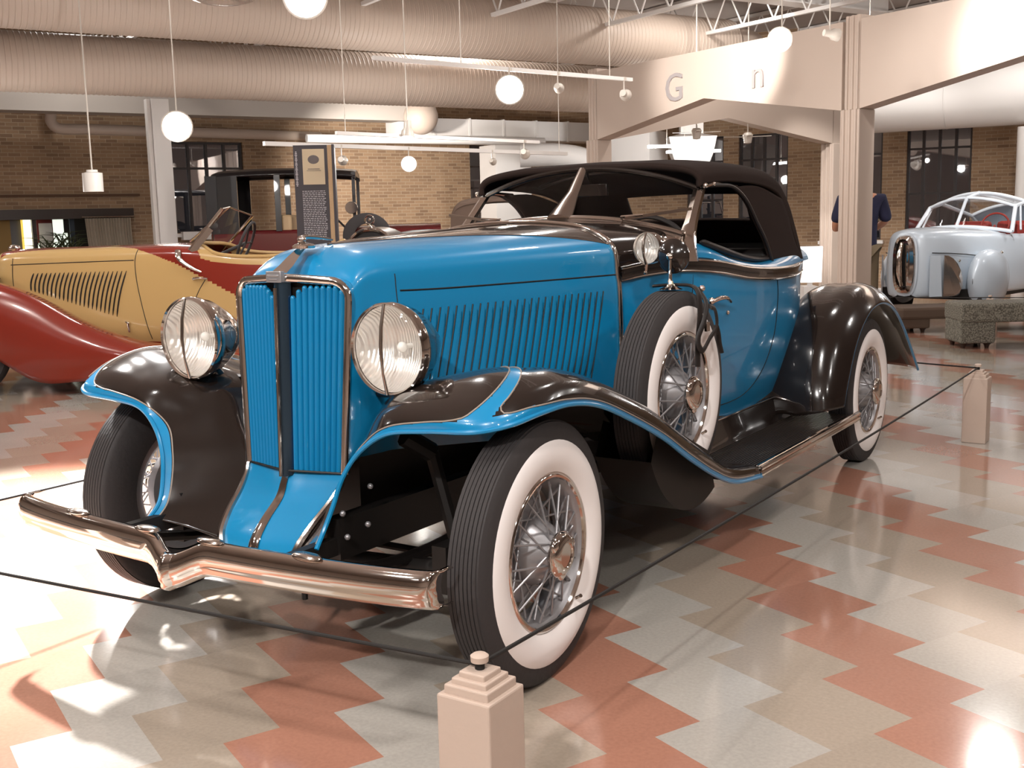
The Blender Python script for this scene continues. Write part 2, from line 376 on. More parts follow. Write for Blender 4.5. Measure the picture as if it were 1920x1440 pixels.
# soffit beam along the left wall
S0 = at(0, 205, 16.8); S0.z = 3.28
mb = MB(); mb.bar(S0-ADIR*8, S0+ADIR*6.6, .45, .40); tag(obj('soffit_beam', mb, mat('soffit_grey', rgb(176, 168, 160), .6), smooth=False), 'grey flat soffit beam under the ducts along the left brick wall', 'beam')
mb = MB(); p = S0+ADIR*7.0-FH*.75+Vector((0, 0, -.05)); mb.ball(p+Vector((0, 0, -.12)), .30, 24, 16); mb.tube([p, p+FH*.3], .26, 20); tag(obj('duct_end', mb, duct_m), 'rounded pale duct end at the right end of the soffit beam', 'duct')
# white rectangular duct, pipe and tracks over the lit brick
r0 = at(735, 243, 20.3); r1 = at(1108, 247, 22.6); r0.z = r1.z = 2.98
mb = MB(); mb.bar(r0, r1, .5, .36)
for k in range(1, 6):
    p = r0.lerp(r1, k/6); d_ = (r1-r0).normalized()*.02; mb.bar(p-d_, p+d_, .53, .39)
tag(obj('rectangular_duct', mb, white_p, smooth=False), 'white rectangular duct with flanged seams above the bright brick wall', 'duct')
r0 = at(575, 263, 18.9); r1 = at(1020, 268, 21.1); r0.z = r1.z = 2.74
mb = MB(); mb.tube([r0, r1], .07, 14); tag(obj('ceiling_pipe', mb, white_p), 'white round pipe just below the rectangular duct', 'pipe')
q = at(95, 212, 17.9); q1 = at(97, 241, 17.9); q2 = at(600, 250, 20.8); q2.z = q1.z
mb = MB(); mb.tube(crom([q+Vector((0, 0, .3)), q, q1+Vector((0, 0, .10)), q1+ADIR*.12, q1+ADIR*.5], 6) + [q2], .085, 14); tag(obj('wall_pipe', mb, duct_m), 'cream pipe with an elbow along the top of the dark brick wall at left', 'pipe')
# duct in front of the right wall
u0, u1 = uD(1560), uD(2200)
a, b = cornerp+DDIR*u0-FH*1.6, cornerp+DDIR*u1-FH*1.6; a.z = b.z = 3.10
mb = MB(); spiral(mb, a, b, .50, pitch=1.2); tag(obj('round_duct', mb, white_p, ang=20), 'fat pale round duct over the windows of the right brick wall', 'duct')
a, b = at(1150, 268, 21.0), at(1225, 268, 21.0)
mb = MB(); mb.box((0, 0, 0), (.95, .9, .62)); mb.box((0, 0, 1.17), (.3, .3, 1.76)); o = obj('duct_box', mb, white_p, smooth=False); o.location = at(1190, 280, 20.9); o.rotation_euler = (0, 0, ANG_D); tag(o, 'white box-shaped duct just right of the first column, behind the soft top', 'duct')
mb = MB(); G = []
c = at(1296, 300, 20.0)
for z, w_ in ((4.64-c.z, .2), (.45, .2), (.40, .42), (.1, .36), (-.30, .20), (-.6, .18)): G.append([c+Vector((0, 0, z))+RH*(w_*x)+FH*(w_*y) for x, y in ((-1, -.5), (1, -.5), (1, .5), (-1, .5))])
mb.grid(G, wrapu=True); tag(obj('duct_funnel', mb, white_p, smooth=False), 'white funnel-shaped duct tapering down behind the soft top', 'duct')
mb = MB(); c = at(948, 330, 21.5); c.z = 1.36; mb.box(c, (.78, .6, 2.70), M=Matrix.Rotation(ANG_A, 3, 'Z')); tag(obj('duct_riser', mb, white_p, smooth=False), 'white rectangular duct riser standing at the back wall left of the soft top', 'duct')
mb = MB(); c0 = at(1070, 290, 20.0); mb.tube(crom([c0+RH*-.9, c0+RH*-.2, c0+RH*.35+Vector((0, 0, -.15)), c0+RH*.7+Vector((0, 0, -.6))], 5), .20, 16); tag(obj('duct_elbow', mb, white_p), 'white duct elbow turning down behind the first column', 'duct')
# steel beam and joists under the deck
s0 = at(1240, 0, 15.9); s0.z = 4.62; dirn = ADIR
mb = MB(); a, b = V(-12, 9.5, 4.66), V(16, 26.3, 4.66)
c0 = at(1420, 14, 15.7); c0.z = 4.20; a, b = c0-ADIR*20, c0+ADIR*2.6
mb.bar(a, b, .28, .02); mb.bar(a+Vector((0, 0, .2)), b+Vector((0, 0, .2)), .03, .4); mb.bar(a+Vector((0, 0, .4)), b+Vector((0, 0, .4)), .28, .02)
tag(obj('steel_beam', mb, white_p, smooth=False), 'white painted steel I-beam under the ceiling at upper right', 'beam')
BDIR = RH*.55 - FH*.835
def joist(c, L, label):
    mb = MB(); a, b = c-BDIR*L/2, c+BDIR*L/2; mb.bar(a, b, .06, .05); mb.bar(a+Vector((0, 0, .55)), b+Vector((0, 0, .55)), .08, .05)
    n = int(L/.6)
    for k in range(n):
        p, q_ = a.lerp(b, k/n), a.lerp(b, (k+1)/n); m_ = (p+q_)/2+Vector((0, 0, .55)); mb.tube([p, m_, q_], .014, 6, caps=False)
    return tag(obj('roof_joist', mb, white_p, smooth=False), label, 'joist', 'white open-web roof joists')
for k in range(-3, 5): joist(c0 - ADIR*(1.2+1.9*k) + Vector((0, 0, -.14)) - BDIR*1.0, 16., 'white open-web roof joist above the steel beam, %s of the row counted from the left' % ['eighth', 'seventh', 'sixth', 'fifth', 'fourth', 'third', 'second', 'first'][k+3])

# ---- columns and the gabled beams between them
colm = mat('column_paint', rgb(188, 171, 158), .55)
PFL, PFR, PBR = V(1.32, 16.1), V(3.82, 12.3), V(5.26, 18.2)
ZS, ZP, ZT = 2.40, 2.75, 3.33
def column(p, ang, label, w=.26, zt=3.38):
    t = thing('column', label, 'column', p, ang)
    mb = MB(); mb.box((0, 0, ZS/2), (w, w, ZS)); obj('shaft', mb, colm, t, smooth=False, bevel=.012)
    mb = MB()
    for x in (-.08, 0, .08):
        mb.tube([(x, -w/2, .1), (x, -w/2, ZS)], .022, 8); mb.tube([(-w/2, x, .1), (-w/2, x, ZS)], .022, 8)
    obj('fluting', mb, colm, t)
    mb = MB(); mb.box((0, 0, (ZS+zt)/2), (w*.75, w*.75, zt-ZS))
    for x in (-.07, 0, .07): mb.tube([(x, -w*.375, ZS), (x, -w*.375, zt)], .02, 8); mb.tube([(-w*.375, x, ZS), (-w*.375, x, zt)], .02, 8)
    obj('upper_shaft', mb, colm, t, ang=30)
    return t
angB = math.atan2(BDIR.y, BDIR.x)
column(PFL, angB, 'cream fluted column rising just behind the soft top, at the left end of the lettered beam')
column(PFR, angB, 'cream fluted column in front of the person, widest of the columns')
column(PBR, angB, 'white-lit fluted column just left of and behind the widest column')
def gable(name, p, q, label, th=.12, inset=.12):
    d = (q-p).normalized(); n = Vector((-d.y, d.x, 0)); p, q = p+d*inset, q-d*inset; m_ = (p+q)/2; L = (q-p).length
    poly = [p+Vector((0, 0, ZS)), m_+Vector((0, 0, ZP)), q+Vector((0, 0, ZS)), q+Vector((0, 0, ZT)), p+Vector((0, 0, ZT))]
    mb = MB(); mb.prism([v-n*th for v in poly], n*th*2); o = obj(name, mb, colm, smooth=False); return tag(o, label, 'beam')
gable('gabled_beam', PFL, PFR, 'cream gabled beam carrying raised letters between two columns')
gable('gabled_beam', PFR, PFR+BDIR*4.55, 'cream gabled beam running off the right edge of the picture')
gable('gabled_beam', PFL, PBR, 'cream gabled beam seen underneath behind the lettered one')
P4 = PFR+BDIR*4.55
column(P4, angB, 'cream fluted column beyond the right edge of the picture')
# raised letters on the near face of the first beam
nB = Vector((BDIR.y, -BDIR.x, 0)); 
if nB.dot(V(0, 0)-PFL) < 0: nB = -nB
letter_m = mat('letter_paint', rgb(150, 142, 140), .5)
def letter(ch, px, py, size):
    # position on the beam face below pixel column px
    D = at(px, py, 1.)-CAM; o0 = PFL+nB*.125; t = (o0-Vector((CAM.x, CAM.y, 0))).dot(nB)/D.dot(nB); p = CAM+D*t
    M = Matrix(((BDIR.x, 0, nB.x, p.x), (BDIR.y, 0, nB.y, p.y), (BDIR.z, 1, nB.z, p.z), (0, 0, 0, 1)))
    M = Matrix.Translation(p) @ Matrix(((BDIR.x, 0, nB.x), (BDIR.y, 0, nB.y), (0, 1, 0))).to_4x4()
    o = text_obj('sign_letter', ch, size, M, letter_m, depth=.018)
    return o
lg = letter('G', 1247, 192, .50); tag(lg, 'raised grey letter G at the left of the cream beam', 'letter')
ln_ = letter('n', 1408, 166, .46); tag(ln_, 'raised letter n near the right end of the cream beam', 'letter')
# plain columns by the walls
def post_col(px, pyt, pyb, d, w, label, zt):
    p = at(px, 400, d); p.z = 0; t = thing('column', label, 'column', p, ANG_A)
    mb = MB(); mb.box((0, 0, zt/2), (w, w, zt)); mb.box((-w*.62, 0, zt/2), (.05, w*.6, zt)); obj('shaft', mb, white_p, t, smooth=False)
    return t
post_col(310, 225, 450, 16.0, .24, 'plain pale grey square column in front of the dark brick wall at left', 3.1)
p = at(1914, 400, 17.5); p.z = 0
mb = MB(); mb.tube([(0, 0, 0), (0, 0, 2.55)], .10, 16); o = obj('standpipe', mb, white_p); o.location = p; tag(o, 'pale vertical pipe at the right edge beside the brick wall', 'pipe')

# ---- lamps
lampw = mat('lamp_face', (1, 1, 1, 1), .3, emit=(1, .96, .9, 1), estr=30.)
can_m = mat('lamp_can', rgb(206, 198, 188), .4, .2)
def spotlamp(p, aim, label, r=.08, L=.2, lit=True, stem=.35, power=0):
    t = thing('track_lamp', label, 'spotlight', p); p = Vector(p); d = (Vector(aim)-p).normalized(); q = d.to_track_quat('Z', 'Y').to_matrix()
    mb = MB(); mb.lathe([(-L, .0), (-L, r*.55), (-L*.55, r*.6), (-L*.4, r*.95), (0, r*1.05), (.0, r*.96), (-.02, r*.9)], axis='Z', n=24); mb.v = [tuple(q @ Vector(v)) for v in mb.v]
    obj('lamp_head', mb, can_m, t)
    mb = MB(); mb.lathe([(-.012, r*.94), (.0, r*.7), (.012, r*.3), (.014, 0)], axis='Z', n=24); mb.v = [tuple(q @ Vector(v)) for v in mb.v]
    obj('bulb', mb, lampw if lit else white_p, t)
    mb = MB(); b = -d*L*.6; mb.tube([b, (b.x, b.y, b.z+stem)], .007, 8); mb.box((b.x, b.y, b.z+stem), (.05, .05, .03)); obj('stem', mb, can_m, t)
    if power: light('SPOT', 'lamp_beam', p+d*.03, aim, power, r, (1, .94, .86), 70, .7)
    return t
eye = CAM
def rail(a, b, label, w=.04):
    mb = MB(); mb.bar(a, b, w, w*.9); tag(obj('track_rail', mb, white_p, smooth=False), label, 'track rail'); return a, b
def rods(lst, label):
    for p, zt in lst:
        mb = MB(); mb.tube([p, (p.x, p.y, zt)], .005, 6); tag(obj('hanger_rod', mb, can_m), label, 'hanger rod', 'thin rods holding the light tracks')
def on_rail(R, px, drop):
    a, b = R; D = at(px, 400, 1.)-CAM; n = Vector((b-a).cross(Vector((0, 0, 1)))); t = (a-CAM).dot(n)/Vector((D.x, D.y, 0)).dot(n); p = CAM+Vector((D.x, D.y, 0))*t; p.z = a.z-drop; return p
def lamp_on(R, px, drop, aim, label, r, L, lit):
    p = on_rail(R, px, drop); d = (Vector(aim)-p).normalized(); p2 = p+d*L*.6; return spotlamp(p2, aim if aim is not eye else eye, label, r, L, lit, stem=drop)
a, b = at(700, 121, 10.0), at(1184, 139, 12.0); a.z = b.z = (a.z+b.z)/2; R1 = rail(a, b, 'pale light track rail in front of the round ducts, highest of the three')
rods([(a.lerp(b, .30), 4.64)], 'thin pale rod hanging the highest light track, left one'); rods([(a.lerp(b, .9), 4.64)], 'thin pale rod hanging the highest light track, right one')
a, b = at(495, 272, 12.0), at(1062, 286, 15.2); a.z = b.z = (a.z+b.z)/2; R2 = rail(a, b, 'white light track rail crossing the top of the lit brick wall, lowest of the three', .05)
a, b = at(630, 250, 11.6), at(1010, 266, 13.7); a.z = b.z = (a.z+b.z)/2; R3 = rail(a, b, 'white light track rail right under the rectangular duct')
rods([(R2[0].lerp(R2[1], .97), 4.64)], 'thin pale rod hanging the lowest light track'); rods([(R3[0].lerp(R3[1], .04), 4.64)], 'thin pale rod hanging the light track under the rectangular duct')
up = lambda p: 4.64-p.z
p = at(332, 237, 11.5); spotlamp(p, eye+Vector((-.6, .4, -.3)), 'glaring spotlight shining at the viewer in front of the pale grey column at left', .15, .25, stem=up(p))
lamp_on(R1, 961, .19, eye, 'glaring spotlight hanging from the highest track rail, over the soft top', .135, .22, True)
lamp_on(R2, 770, .18, eye, 'glaring small spotlight in front of the bright brick wall', .09, .18, True)
p = at(1462, 74, 11.0); spotlamp(p, eye+Vector((-1.5, 0, -.8)), 'glaring spotlight just above the lettered beam', .115, .25, stem=up(p))
p = at(572, -8, 9.0); spotlamp(p, eye, 'glaring spotlight cut off by the top edge of the picture', .17, .25, stem=up(p))
lamp_on(R1, 1172, .15, PFL+BDIR*1.6+Vector((0, 0, 2.4)), 'white lit spotlight at the right end of the highest track rail', .06, .15, True)
lamp_on(R1, 1050, .13, at(1120, 240, 15.), 'unlit pale spotlight on the highest track rail left of its end', .05, .16, False)
p = at(764, 258, 12.2); spotlamp(p, at(764, 420, 12.), 'spotlight pointing down just above the glaring small one', .07, .18, True, up(p)-.1)
lamp_on(R3, 985, .13, at(1010, 330, 15.), 'bright white spotlight left of the first column', .06, .16, True)
lamp_on(R2, 645, .15, at(690, 330, 15.5), 'pale unlit spotlight on the lowest rail right of the info panel', .055, .18, False)
lamp_on(R2, 925, .12, at(960, 330, 16.), 'tiny pale unlit spotlight beside the white riser', .045, .15, False)
p = at(1572, 66, 11.4); spotlamp(p, at(1650, 80, 11.5), 'pale unlit spotlight at the top of the widest column', .06, .16, False, up(p))
mb = MB(); a, b = at(1600, 40, 13.0), at(1660, 45, 13.6); mb.bar(a, b, .10, .05); rods([((a+b)/2, 4.64)], 'thin rod hanging the fluorescent strip above the widest column'); tag(obj('fluorescent_strip', mb, lampw, smooth=False), 'white lit fluorescent strip above the widest column', 'light')
for px, py, d, l in ((1215, 275, 18., 'lit fluorescent strip behind the beams, nearest the first column'), (1250, 285, 19., 'lit fluorescent strip low behind the beams')):
    mb = MB(); a = at(px, py, d); mb.bar(a, a+RH*.9, .12, .04); rods([(a+RH*.3, 3.8 if d < 18.5 else 4.64)], 'thin rod hanging the '+l); tag(obj('fluorescent_strip', mb, lampw, smooth=False), l, 'light')
# ceiling fans beyond the beams
def fan(p, label):
    t = thing('ceiling_fan', label, 'ceiling fan', p); t.scale = (.55, .55, .55); mb = MB(); mb.lathe([(.0, 0), (.0, .12), (.10, .14), (.16, .10), (.18, 0)], axis='Z', n=20); mb.lathe([(-.14, 0), (-.12, .10), (0, .12)], axis='Z', n=20); obj('motor', mb, can_m, t)
    mb = MB(); mb.tube([(0, 0, .18), (0, 0, (4.64-p.z)/.55)], .02, 8); obj('down_rod', mb, can_m, t)
    for k in range(4):
        a = PI/2*k+.5; c, s_ = math.cos(a), math.sin(a); mb = MB(); mb.bar((c*.12, s_*.12, .05), (c*.65, s_*.65, .06), .12, .012); obj('blade', mb, can_m, t, smooth=False)
    return t
fan(at(1306, 252, 17.0), 'pale ceiling fan seen under the lettered beam, nearer of the two')
fan(at(1402, 260, 17.3), 'pale ceiling fan further right under the beams')
# pendant lamp at left
t = thing('pendant_lamp', 'white cylindrical pendant lamp on a long cord before the dark brick', 'pendant lamp', at(174, 340, 12.5))
mb = MB(); mb.lathe([(-.10, 0), (-.10, .085), (-.115, .108), (.09, .108), (.10, .06), (.125, .06), (.125, 0)], axis='Z', n=28); obj('shade', mb, mat('pendant_white', rgb(226, 222, 216), .4), t)
mb = MB(); mb.tube([(0, 0, .12), (0, 0, 4.64-at(174, 340, 12.5).z)], .009, 6); obj('cord', mb, can_m, t)
# glass ceiling fixture at the top edge
t = thing('glass_fixture', 'clear glass ceiling fixture cut by the top edge of the picture', 'light fixture', at(418, -6, 6.5))
mb = MB(); mb.lathe([(.0, 0), (-.02, .06), (-.03, .12), (-.015, .17), (.03, .19), (.05, .18)], axis='Z', n=40); obj('bowl', mb, windglass, t)
mb = MB(); mb.lathe([(.045, .185), (.06, .195), (.06, .175), (.045, .185)], axis='Z', n=40); mb.tube([(0, 0, .05), (0, 0, 4.64-at(418, -6, 6.5).z)], .01, 6); obj('rim', mb, chrome, t)
# ================================================================ the blue and black cabriolet
car = thing('vintage_car', 'vintage blue and black open cabriolet with whitewall tyres and a black soft top, largest car', 'car')

# ---- wheels
def wheel(x, y, z, side, name='wheel', steer=0., tilt=0., tyre_r=.377, spin=0.):
    """side +1: outer face towards +X.  A tyre with whitewall, rim, spokes and hub as its children."""
    R = tyre_r
    T = [(-.058, .232), (-.066, .262), (-.067, .300), (-.062, .335), (-.054, .358), (-.047, R-.006)]
    for k in range(7):                                    # tread ribs with grooves between
        a = -.041 + k*.0125
        T += [(a-.0030, R-.005), (a-.0022, R-.001+.001*(1-abs(k-3)/3)), (a+.0072, R-.001+.001*(1-abs(k-3)/3)), (a+.0080, R-.005)]
    T += [(.047, R-.006), (.053, .360), (.058, .345), (.0605, .321)]
    mb = MB(); mb.lathe(T, n=72, sx=side)
    w_ = obj(name, mb, rubber, car, ang=50, label=None)
    w_.location = (x, y, z); w_.rotation_euler = (spin, tilt, steer)
    mb = MB(); mb.lathe([(.0605, .321), (.064, .315), (.069, .295), (.0685, .27), (.063, .245), (.055, .230), (.048, .228)], n=72, sx=side)
    obj('whitewall', mb, whitewall, w_)
    mb = MB(); mb.lathe([(.050, .213), (.044, .209), (.038, .205), (.024, .190), (.0, .183), (-.034, .186), (-.045, .205), (-.05, .228)], n=72, sx=side)
    obj('rim', mb, steel, w_, ang=60); mb = MB(); mb.lathe([(.046, .231), (.054, .228), (.058, .221), (.056, .214), (.049, .211)], n=72, sx=side); obj('trim_ring', mb, chrome, w_)
    mb = MB(); mb.lathe([(-.05, .0), (-.05, .150), (-.02, .150), (-.012, .140), (-.008, .10), (.0, .100), (.014, .096), (.05, .076), (.075, .054), (.085, .048), (.085, 0)], n=40, sx=side)
    obj('hub_shell', mb, steel, w_, ang=50)
    mb = MB(); mb.lathe([(.078, .0), (.078, .060), (.084, .066), (.093, .066), (.102, .056), (.108, .048), (.110, .036), (.106, .034), (.106, .0)], n=40, sx=side)
    for k in range(3):                                    # three winged lugs
        a = k*2*PI/3+.4
        mb.ball((side*.092, .052*math.cos(a), .052*math.sin(a)), .022, 10, 6, sc=(.6, 1, 1))
    hc = obj('hub_cap', mb, chrome, w_, ang=50)
    sp = MB(); sp.tube([(0, 0, 0), (0, 0, 1)], .0033, 6)
    me = None
    def spoke(p, q):
        nonlocal me
        p, q = Vector(p), Vector(q)
        if me is None:
            o = obj('spoke', sp, steel, w_); me = o.data
        else:
            o = bpy.data.objects.new('spoke', me); COL.objects.link(o); o.parent = w_
        o.location = p; o.rotation_euler = (q-p).to_track_quat('Z', 'Y').to_euler(); o.scale = (1, 1, (q-p).length)
    n = 18
    for k in range(n):
        a = 2*PI*k/n; s = 1 if k % 2 else -1
        b = a + s*.42
        spoke((side*.036, .200*math.cos(a), .200*math.sin(a)), (side*.072, .054*math.cos(b), .054*math.sin(b)))
    n = 22
    for k in range(n):
        a = 2*PI*(k+.5)/n; s = 1 if k % 2 else -1
        b = a + s*.75
        spoke((side*.030, .192*math.cos(a), .192*math.sin(a)), (side*.004, .094*math.cos(b), .094*math.sin(b)))
    mb = MB(); mb.tube([(side*.066, .222*math.cos(-.9), .222*math.sin(-.9)), (side*.085, .205*math.cos(-.9), .205*math.sin(-.9))], .006, 8)
    obj('valve', mb, chrome, w_)
    return w_
WX = .812
w_fl = wheel(WX, 0, .377, 1, steer=.047)
w_fr = wheel(-.775, .075, .377, -1, steer=.03)
w_rl = wheel(WX, 3.273, .377, 1)
w_rr = wheel(-WX, 3.273, .377, -1)
w_sp = wheel(.715, 1.135, .662, 1, name='spare_wheel', tilt=0.)
w_sp2 = wheel(-.715, 1.135, .662, -1, name='spare_wheel')

# ---- hood and cowl
def w_at(y):                       # half-width of the bonnet
    t = max(0, min(1, (y+.05)/1.25)); return .236 + (.470-.236)*t**.92
def hood_section(y, zt, w, zc, zb):
    """half profile, bottom of the side up to the centre line"""
    return [(w*.965, zb), (w*1.0, zb+(zc-zb)*.35), (w*1.0, zb+(zc-zb)*.7), (w*.992, zc-.05), (w*.975, zc), (w*.955, zc+(zt-zc)*.42), (w*.87, zc+(zt-zc)*.67), (w*.67, zc+(zt-zc)*.875), (w*.35, zc+(zt-zc)*.975), (0, zt)]
HS = [(-.045, 1.158, .232, 1.10, .60), (-.02, 1.190, .238, 1.105, .60), (.03, 1.226, .246, 1.105, .60), (.10, 1.243, .262, 1.10, .60), (.30, 1.255, .303, 1.095, .58), (.6, 1.270, .360, 1.093, .55), (.9, 1.283, .415, 1.092, .52), (1.2, 1.294, .470, 1.092, .50)]
rows = [[Vector((x, y, z)) for x, z in hood_section(y, zt, w, zc, zb)] for y, zt, w, zc, zb in HS]
HG = loft(rows, 10, 6)
yv = [r[-1][1] for r in HG]
def xe_at(y): return max(0., (y-.10)*.395)
def split_rows(G, xe):
    """cut every row where |x| falls below xe(y): (outer grid, inner grid) sharing the cut"""
    A, B = [], []
    for r in G:
        e = xe(r[0].y); k = len(r)-1
        for i in range(len(r)-1):
            if r[i].x >= e > r[i+1].x and r[i].z > 1.12: k = i; break
        if k == len(r)-1: cut = r[-1]
        else:
            t = (r[k].x-e)/max(1e-6, r[k].x-r[k+1].x); cut = r[k].lerp(r[k+1], t)
        A.append(resample(list(r[:k+1])+([cut] if (cut-r[k]).length > 1e-5 else []), 50)); B.append(resample([cut]+list(r[k+1:]), 14) if k < len(r)-2 else [cut+(r[-1]-cut)*j/13 for j in range(14)])
    return A, B
def resample(L, n):
    d = [0]
    for a, b in zip(L[:-1], L[1:]): d.append(d[-1]+(b-a).length)
    out = []; j = 0
    for k in range(n):
        t = d[-1]*k/(n-1)
        while j < len(L)-2 and d[j+1] < t-1e-9: j += 1
        out.append(L[j].lerp(L[j+1], min(1, max(0, (t-d[j])/max(1e-9, d[j+1]-d[j])))))
    return out
HA, HB = split_rows(HG, xe_at)
mb = MB(); mb.grid(HA, mi=0); mb.grid(mirror(HA), mi=0, flip=True); mb.grid(HB, mi=1); mb.grid(mirror(HB), mi=1, flip=True)
hood = obj('hood', mb, [blue, black], car)
# crease line along the bonnet side, and the panel joint behind the radiator shell
def on_hood(y, j):
    k = min(range(len(yv)), key=lambda q: abs(yv[q]-y)); return HG[k][j]
for s in (1, -1):
    mb = MB(); ln = [HG[i][24] for i in range(len(HG)) if HG[i][24].y > .12]
    mb.tube([Vector((s*(p.x+.0005), p.y, p.z)) for p in ln], .0028, 6)
    obj('hood_seam', mb, chassis, car)
    mb = MB(); i = min(range(len(yv)), key=lambda q: abs(yv[q]-.115)); mb.tube([Vector((s*(p.x+.0004), p.y, p.z)) for p in HG[i][6:30]], .0016, 6)
    obj('hood_seam', mb, chassis, car)
# centre hinge strip on the bonnet
mb = MB(); mb.tube([(0, y, zt+.002) for y, zt in [(.10, 1.243), (.3, 1.255), (.6, 1.270), (.9, 1.283), (1.2, 1.294)]], .006, 8, flat=.6)
obj('hood_hinge', mb, chrome, car)
# cream pinline between blue and black on top
for s in (1, -1):
    mb = MB(); pts = []
    for i, r in enumerate(HG):
        y = r[0].y
        if y < .11: continue
        xe = xe_at(y)+.0001
        for a, b in zip(r[:-1], r[1:]):
            if b.x <= xe <= a.x and a.z > 1.1:
                t = (a.x-xe)/max(1e-6, a.x-b.x); p = a.lerp(b, t); pts.append(Vector((s*p.x, p.y, p.z+.001))); break
    mb.tube(pts, .0022, 6); obj('pinstripe', mb, mat('brown_line', rgb(90, 70, 60), .4) if s == 1 else MATS['brown_line'], car)
# louvres: raised ribs on the bonnet side
def hood_x(y, z):
    def onrow(r):
        for a, b in zip(r[:-1], r[1:]):
            if a.z <= z <= b.z: return a.x + (b.x-a.x)*(z-a.z)/max(1e-6, b.z-a.z)
        return r[0].x
    k = 0
    while k < len(yv)-2 and yv[k+1] < y: k += 1
    t = (y-yv[k])/(yv[k+1]-yv[k]); return onrow(HG[k])*(1-t) + onrow(HG[k+1])*t
NL = 27
for s in (1, -1):
    mb = MB()
    for k in range(NL):
        t = k/(NL-1); y0 = .15 + t*.93; z1 = 1.040; z0 = .70
        n = 6; L = []
        for i in range(n+1):
            z = z0 + (z1-z0)*i/n; y = y0 - .085*(1-i/n)
            x = hood_x(min(1.19, max(0, y)), z); L.append((x, y, z))
        # one rib: front edge flush, back edge lifted
        prof = [(0, 0.), (.003, .006), (.0055, .016), (.006, .024), (0, .0265)]
        G = []
        for i, (x, y, z) in enumerate(L):
            e = 0.2 if i in (0, n) else 1
            G.append([Vector((s*(x+.001+o*e), y+d, z)) for o, d in prof])
        mb.grid(G)
    obj('louvre_panel', mb, blue, car, ang=60)
    mb = MB()
    for k in range(NL):
        t = k/(NL-1); y0 = .15 + t*.93 + .0285
        pts = [(s*(hood_x(min(1.19, max(0, y0-.085*(1-i/6))), .705+.33*i/6)+.0015), y0-.085*(1-i/6), .705+.33*i/6) for i in range(7)]
        mb.tube(pts, .0026, 5)
    obj('louvre_slots', mb, chassis, car)

# ---- cowl behind the bonnet, out to the doors and the tail: one body shell
BS = [  # y, half width at belt, belt z, bottom z, bottom half width
 (1.2, .470, 1.120, .44, .44), (1.35, .515, 1.135, .44, .47), (1.55, .575, 1.140, .44, .52), (1.8, .622, 1.120, .43, .56), (2.1, .645, 1.080, .42, .58), (2.4, .650, 1.062, .42, .575), (2.7, .638, 1.058, .42, .55), (2.95, .590, 1.07, .44, .48), (3.2, .50, 1.06, .46, .40), (3.5, .40, 1.02, .48, .32), (3.8, .29, .95, .5, .24), (4.1, .16, .82, .54, .13)]
rows = []
for y, wb, zb, z0, w0 in BS:
    rows.append([Vector((w0, y, z0)), Vector((w0+(wb-w0)*.45, y, z0+.12)), Vector((wb*.99, y, z0+(zb-z0)*.5)), Vector((wb*1.004, y, z0+(zb-z0)*.78)), Vector((wb, y, zb-.055))])
BG = loft(rows, 8, 6)
mb = MB(); mb.grid(BG); mb.grid(mirror(BG), flip=True)
body = obj('body', mb, blue, car)
# belt moulding: black band with cream edges, then the sloping blue sill of the cockpit above it
rows = []
for y, wb, zb, z0, w0 in BS: rows.append([Vector((wb, y, zb-.057)), Vector((wb+.012, y, zb-.05)), Vector((wb+.013, y, zb-.005)), Vector((wb-.002, y, zb+.004))])
G = loft(rows, 8, 3); mb = MB(); mb.grid(G); mb.grid(mirror(G), flip=True); obj('belt_moulding', mb, black, car)
for s in (1, -1):
    for dz, dx in ((-.050, .0135), (-.006, .0135)):
        mb = MB(); mb.tube(crom([(s*(wb+dx), y, zb+dz) for y, wb, zb, z0, w0 in BS], 6), .003, 6)
        obj('pinstripe', mb, chrome_dull, car)
# scuttle (black gloss top from bonnet to windscreen)
rows = []
def cowl_row(y, w, zc, zt, zb):
    return [Vector((w, y, zb)), Vector((w*1.0, y, zc)), Vector((w*.97, y, zc+(zt-zc)*.35)), Vector((w*.85, y, zc+(zt-zc)*.66)), Vector((w*.62, y, zc+(zt-zc)*.86)), Vector((w*.3, y, zt-.006)), Vector((0, y, zt))]
rows = [cowl_row(1.2, .470, 1.12, 1.294, 1.10), cowl_row(1.3, .502, 1.137, 1.297, 1.11), cowl_row(1.42, .54, 1.145, 1.300, 1.12), cowl_row(1.56, .578, 1.145, 1.303, 1.12)]
CG = loft(rows, 8, 5); mb = MB(); mb.grid(CG); mb.grid(mirror(CG), flip=True); obj('scuttle', mb, black, car)
# chrome hoop between bonnet and scuttle
i = len(HG)-1
pts = [Vector((p.x*1.008, 1.2, p.z+.002)) for p in HG[i]]
full = pts + [Vector((-p.x, p.y, p.z)) for p in pts[-2::-1]]
mb = MB(); mb.tube(full, .011, 10); obj('cowl_band', mb, chrome, car)
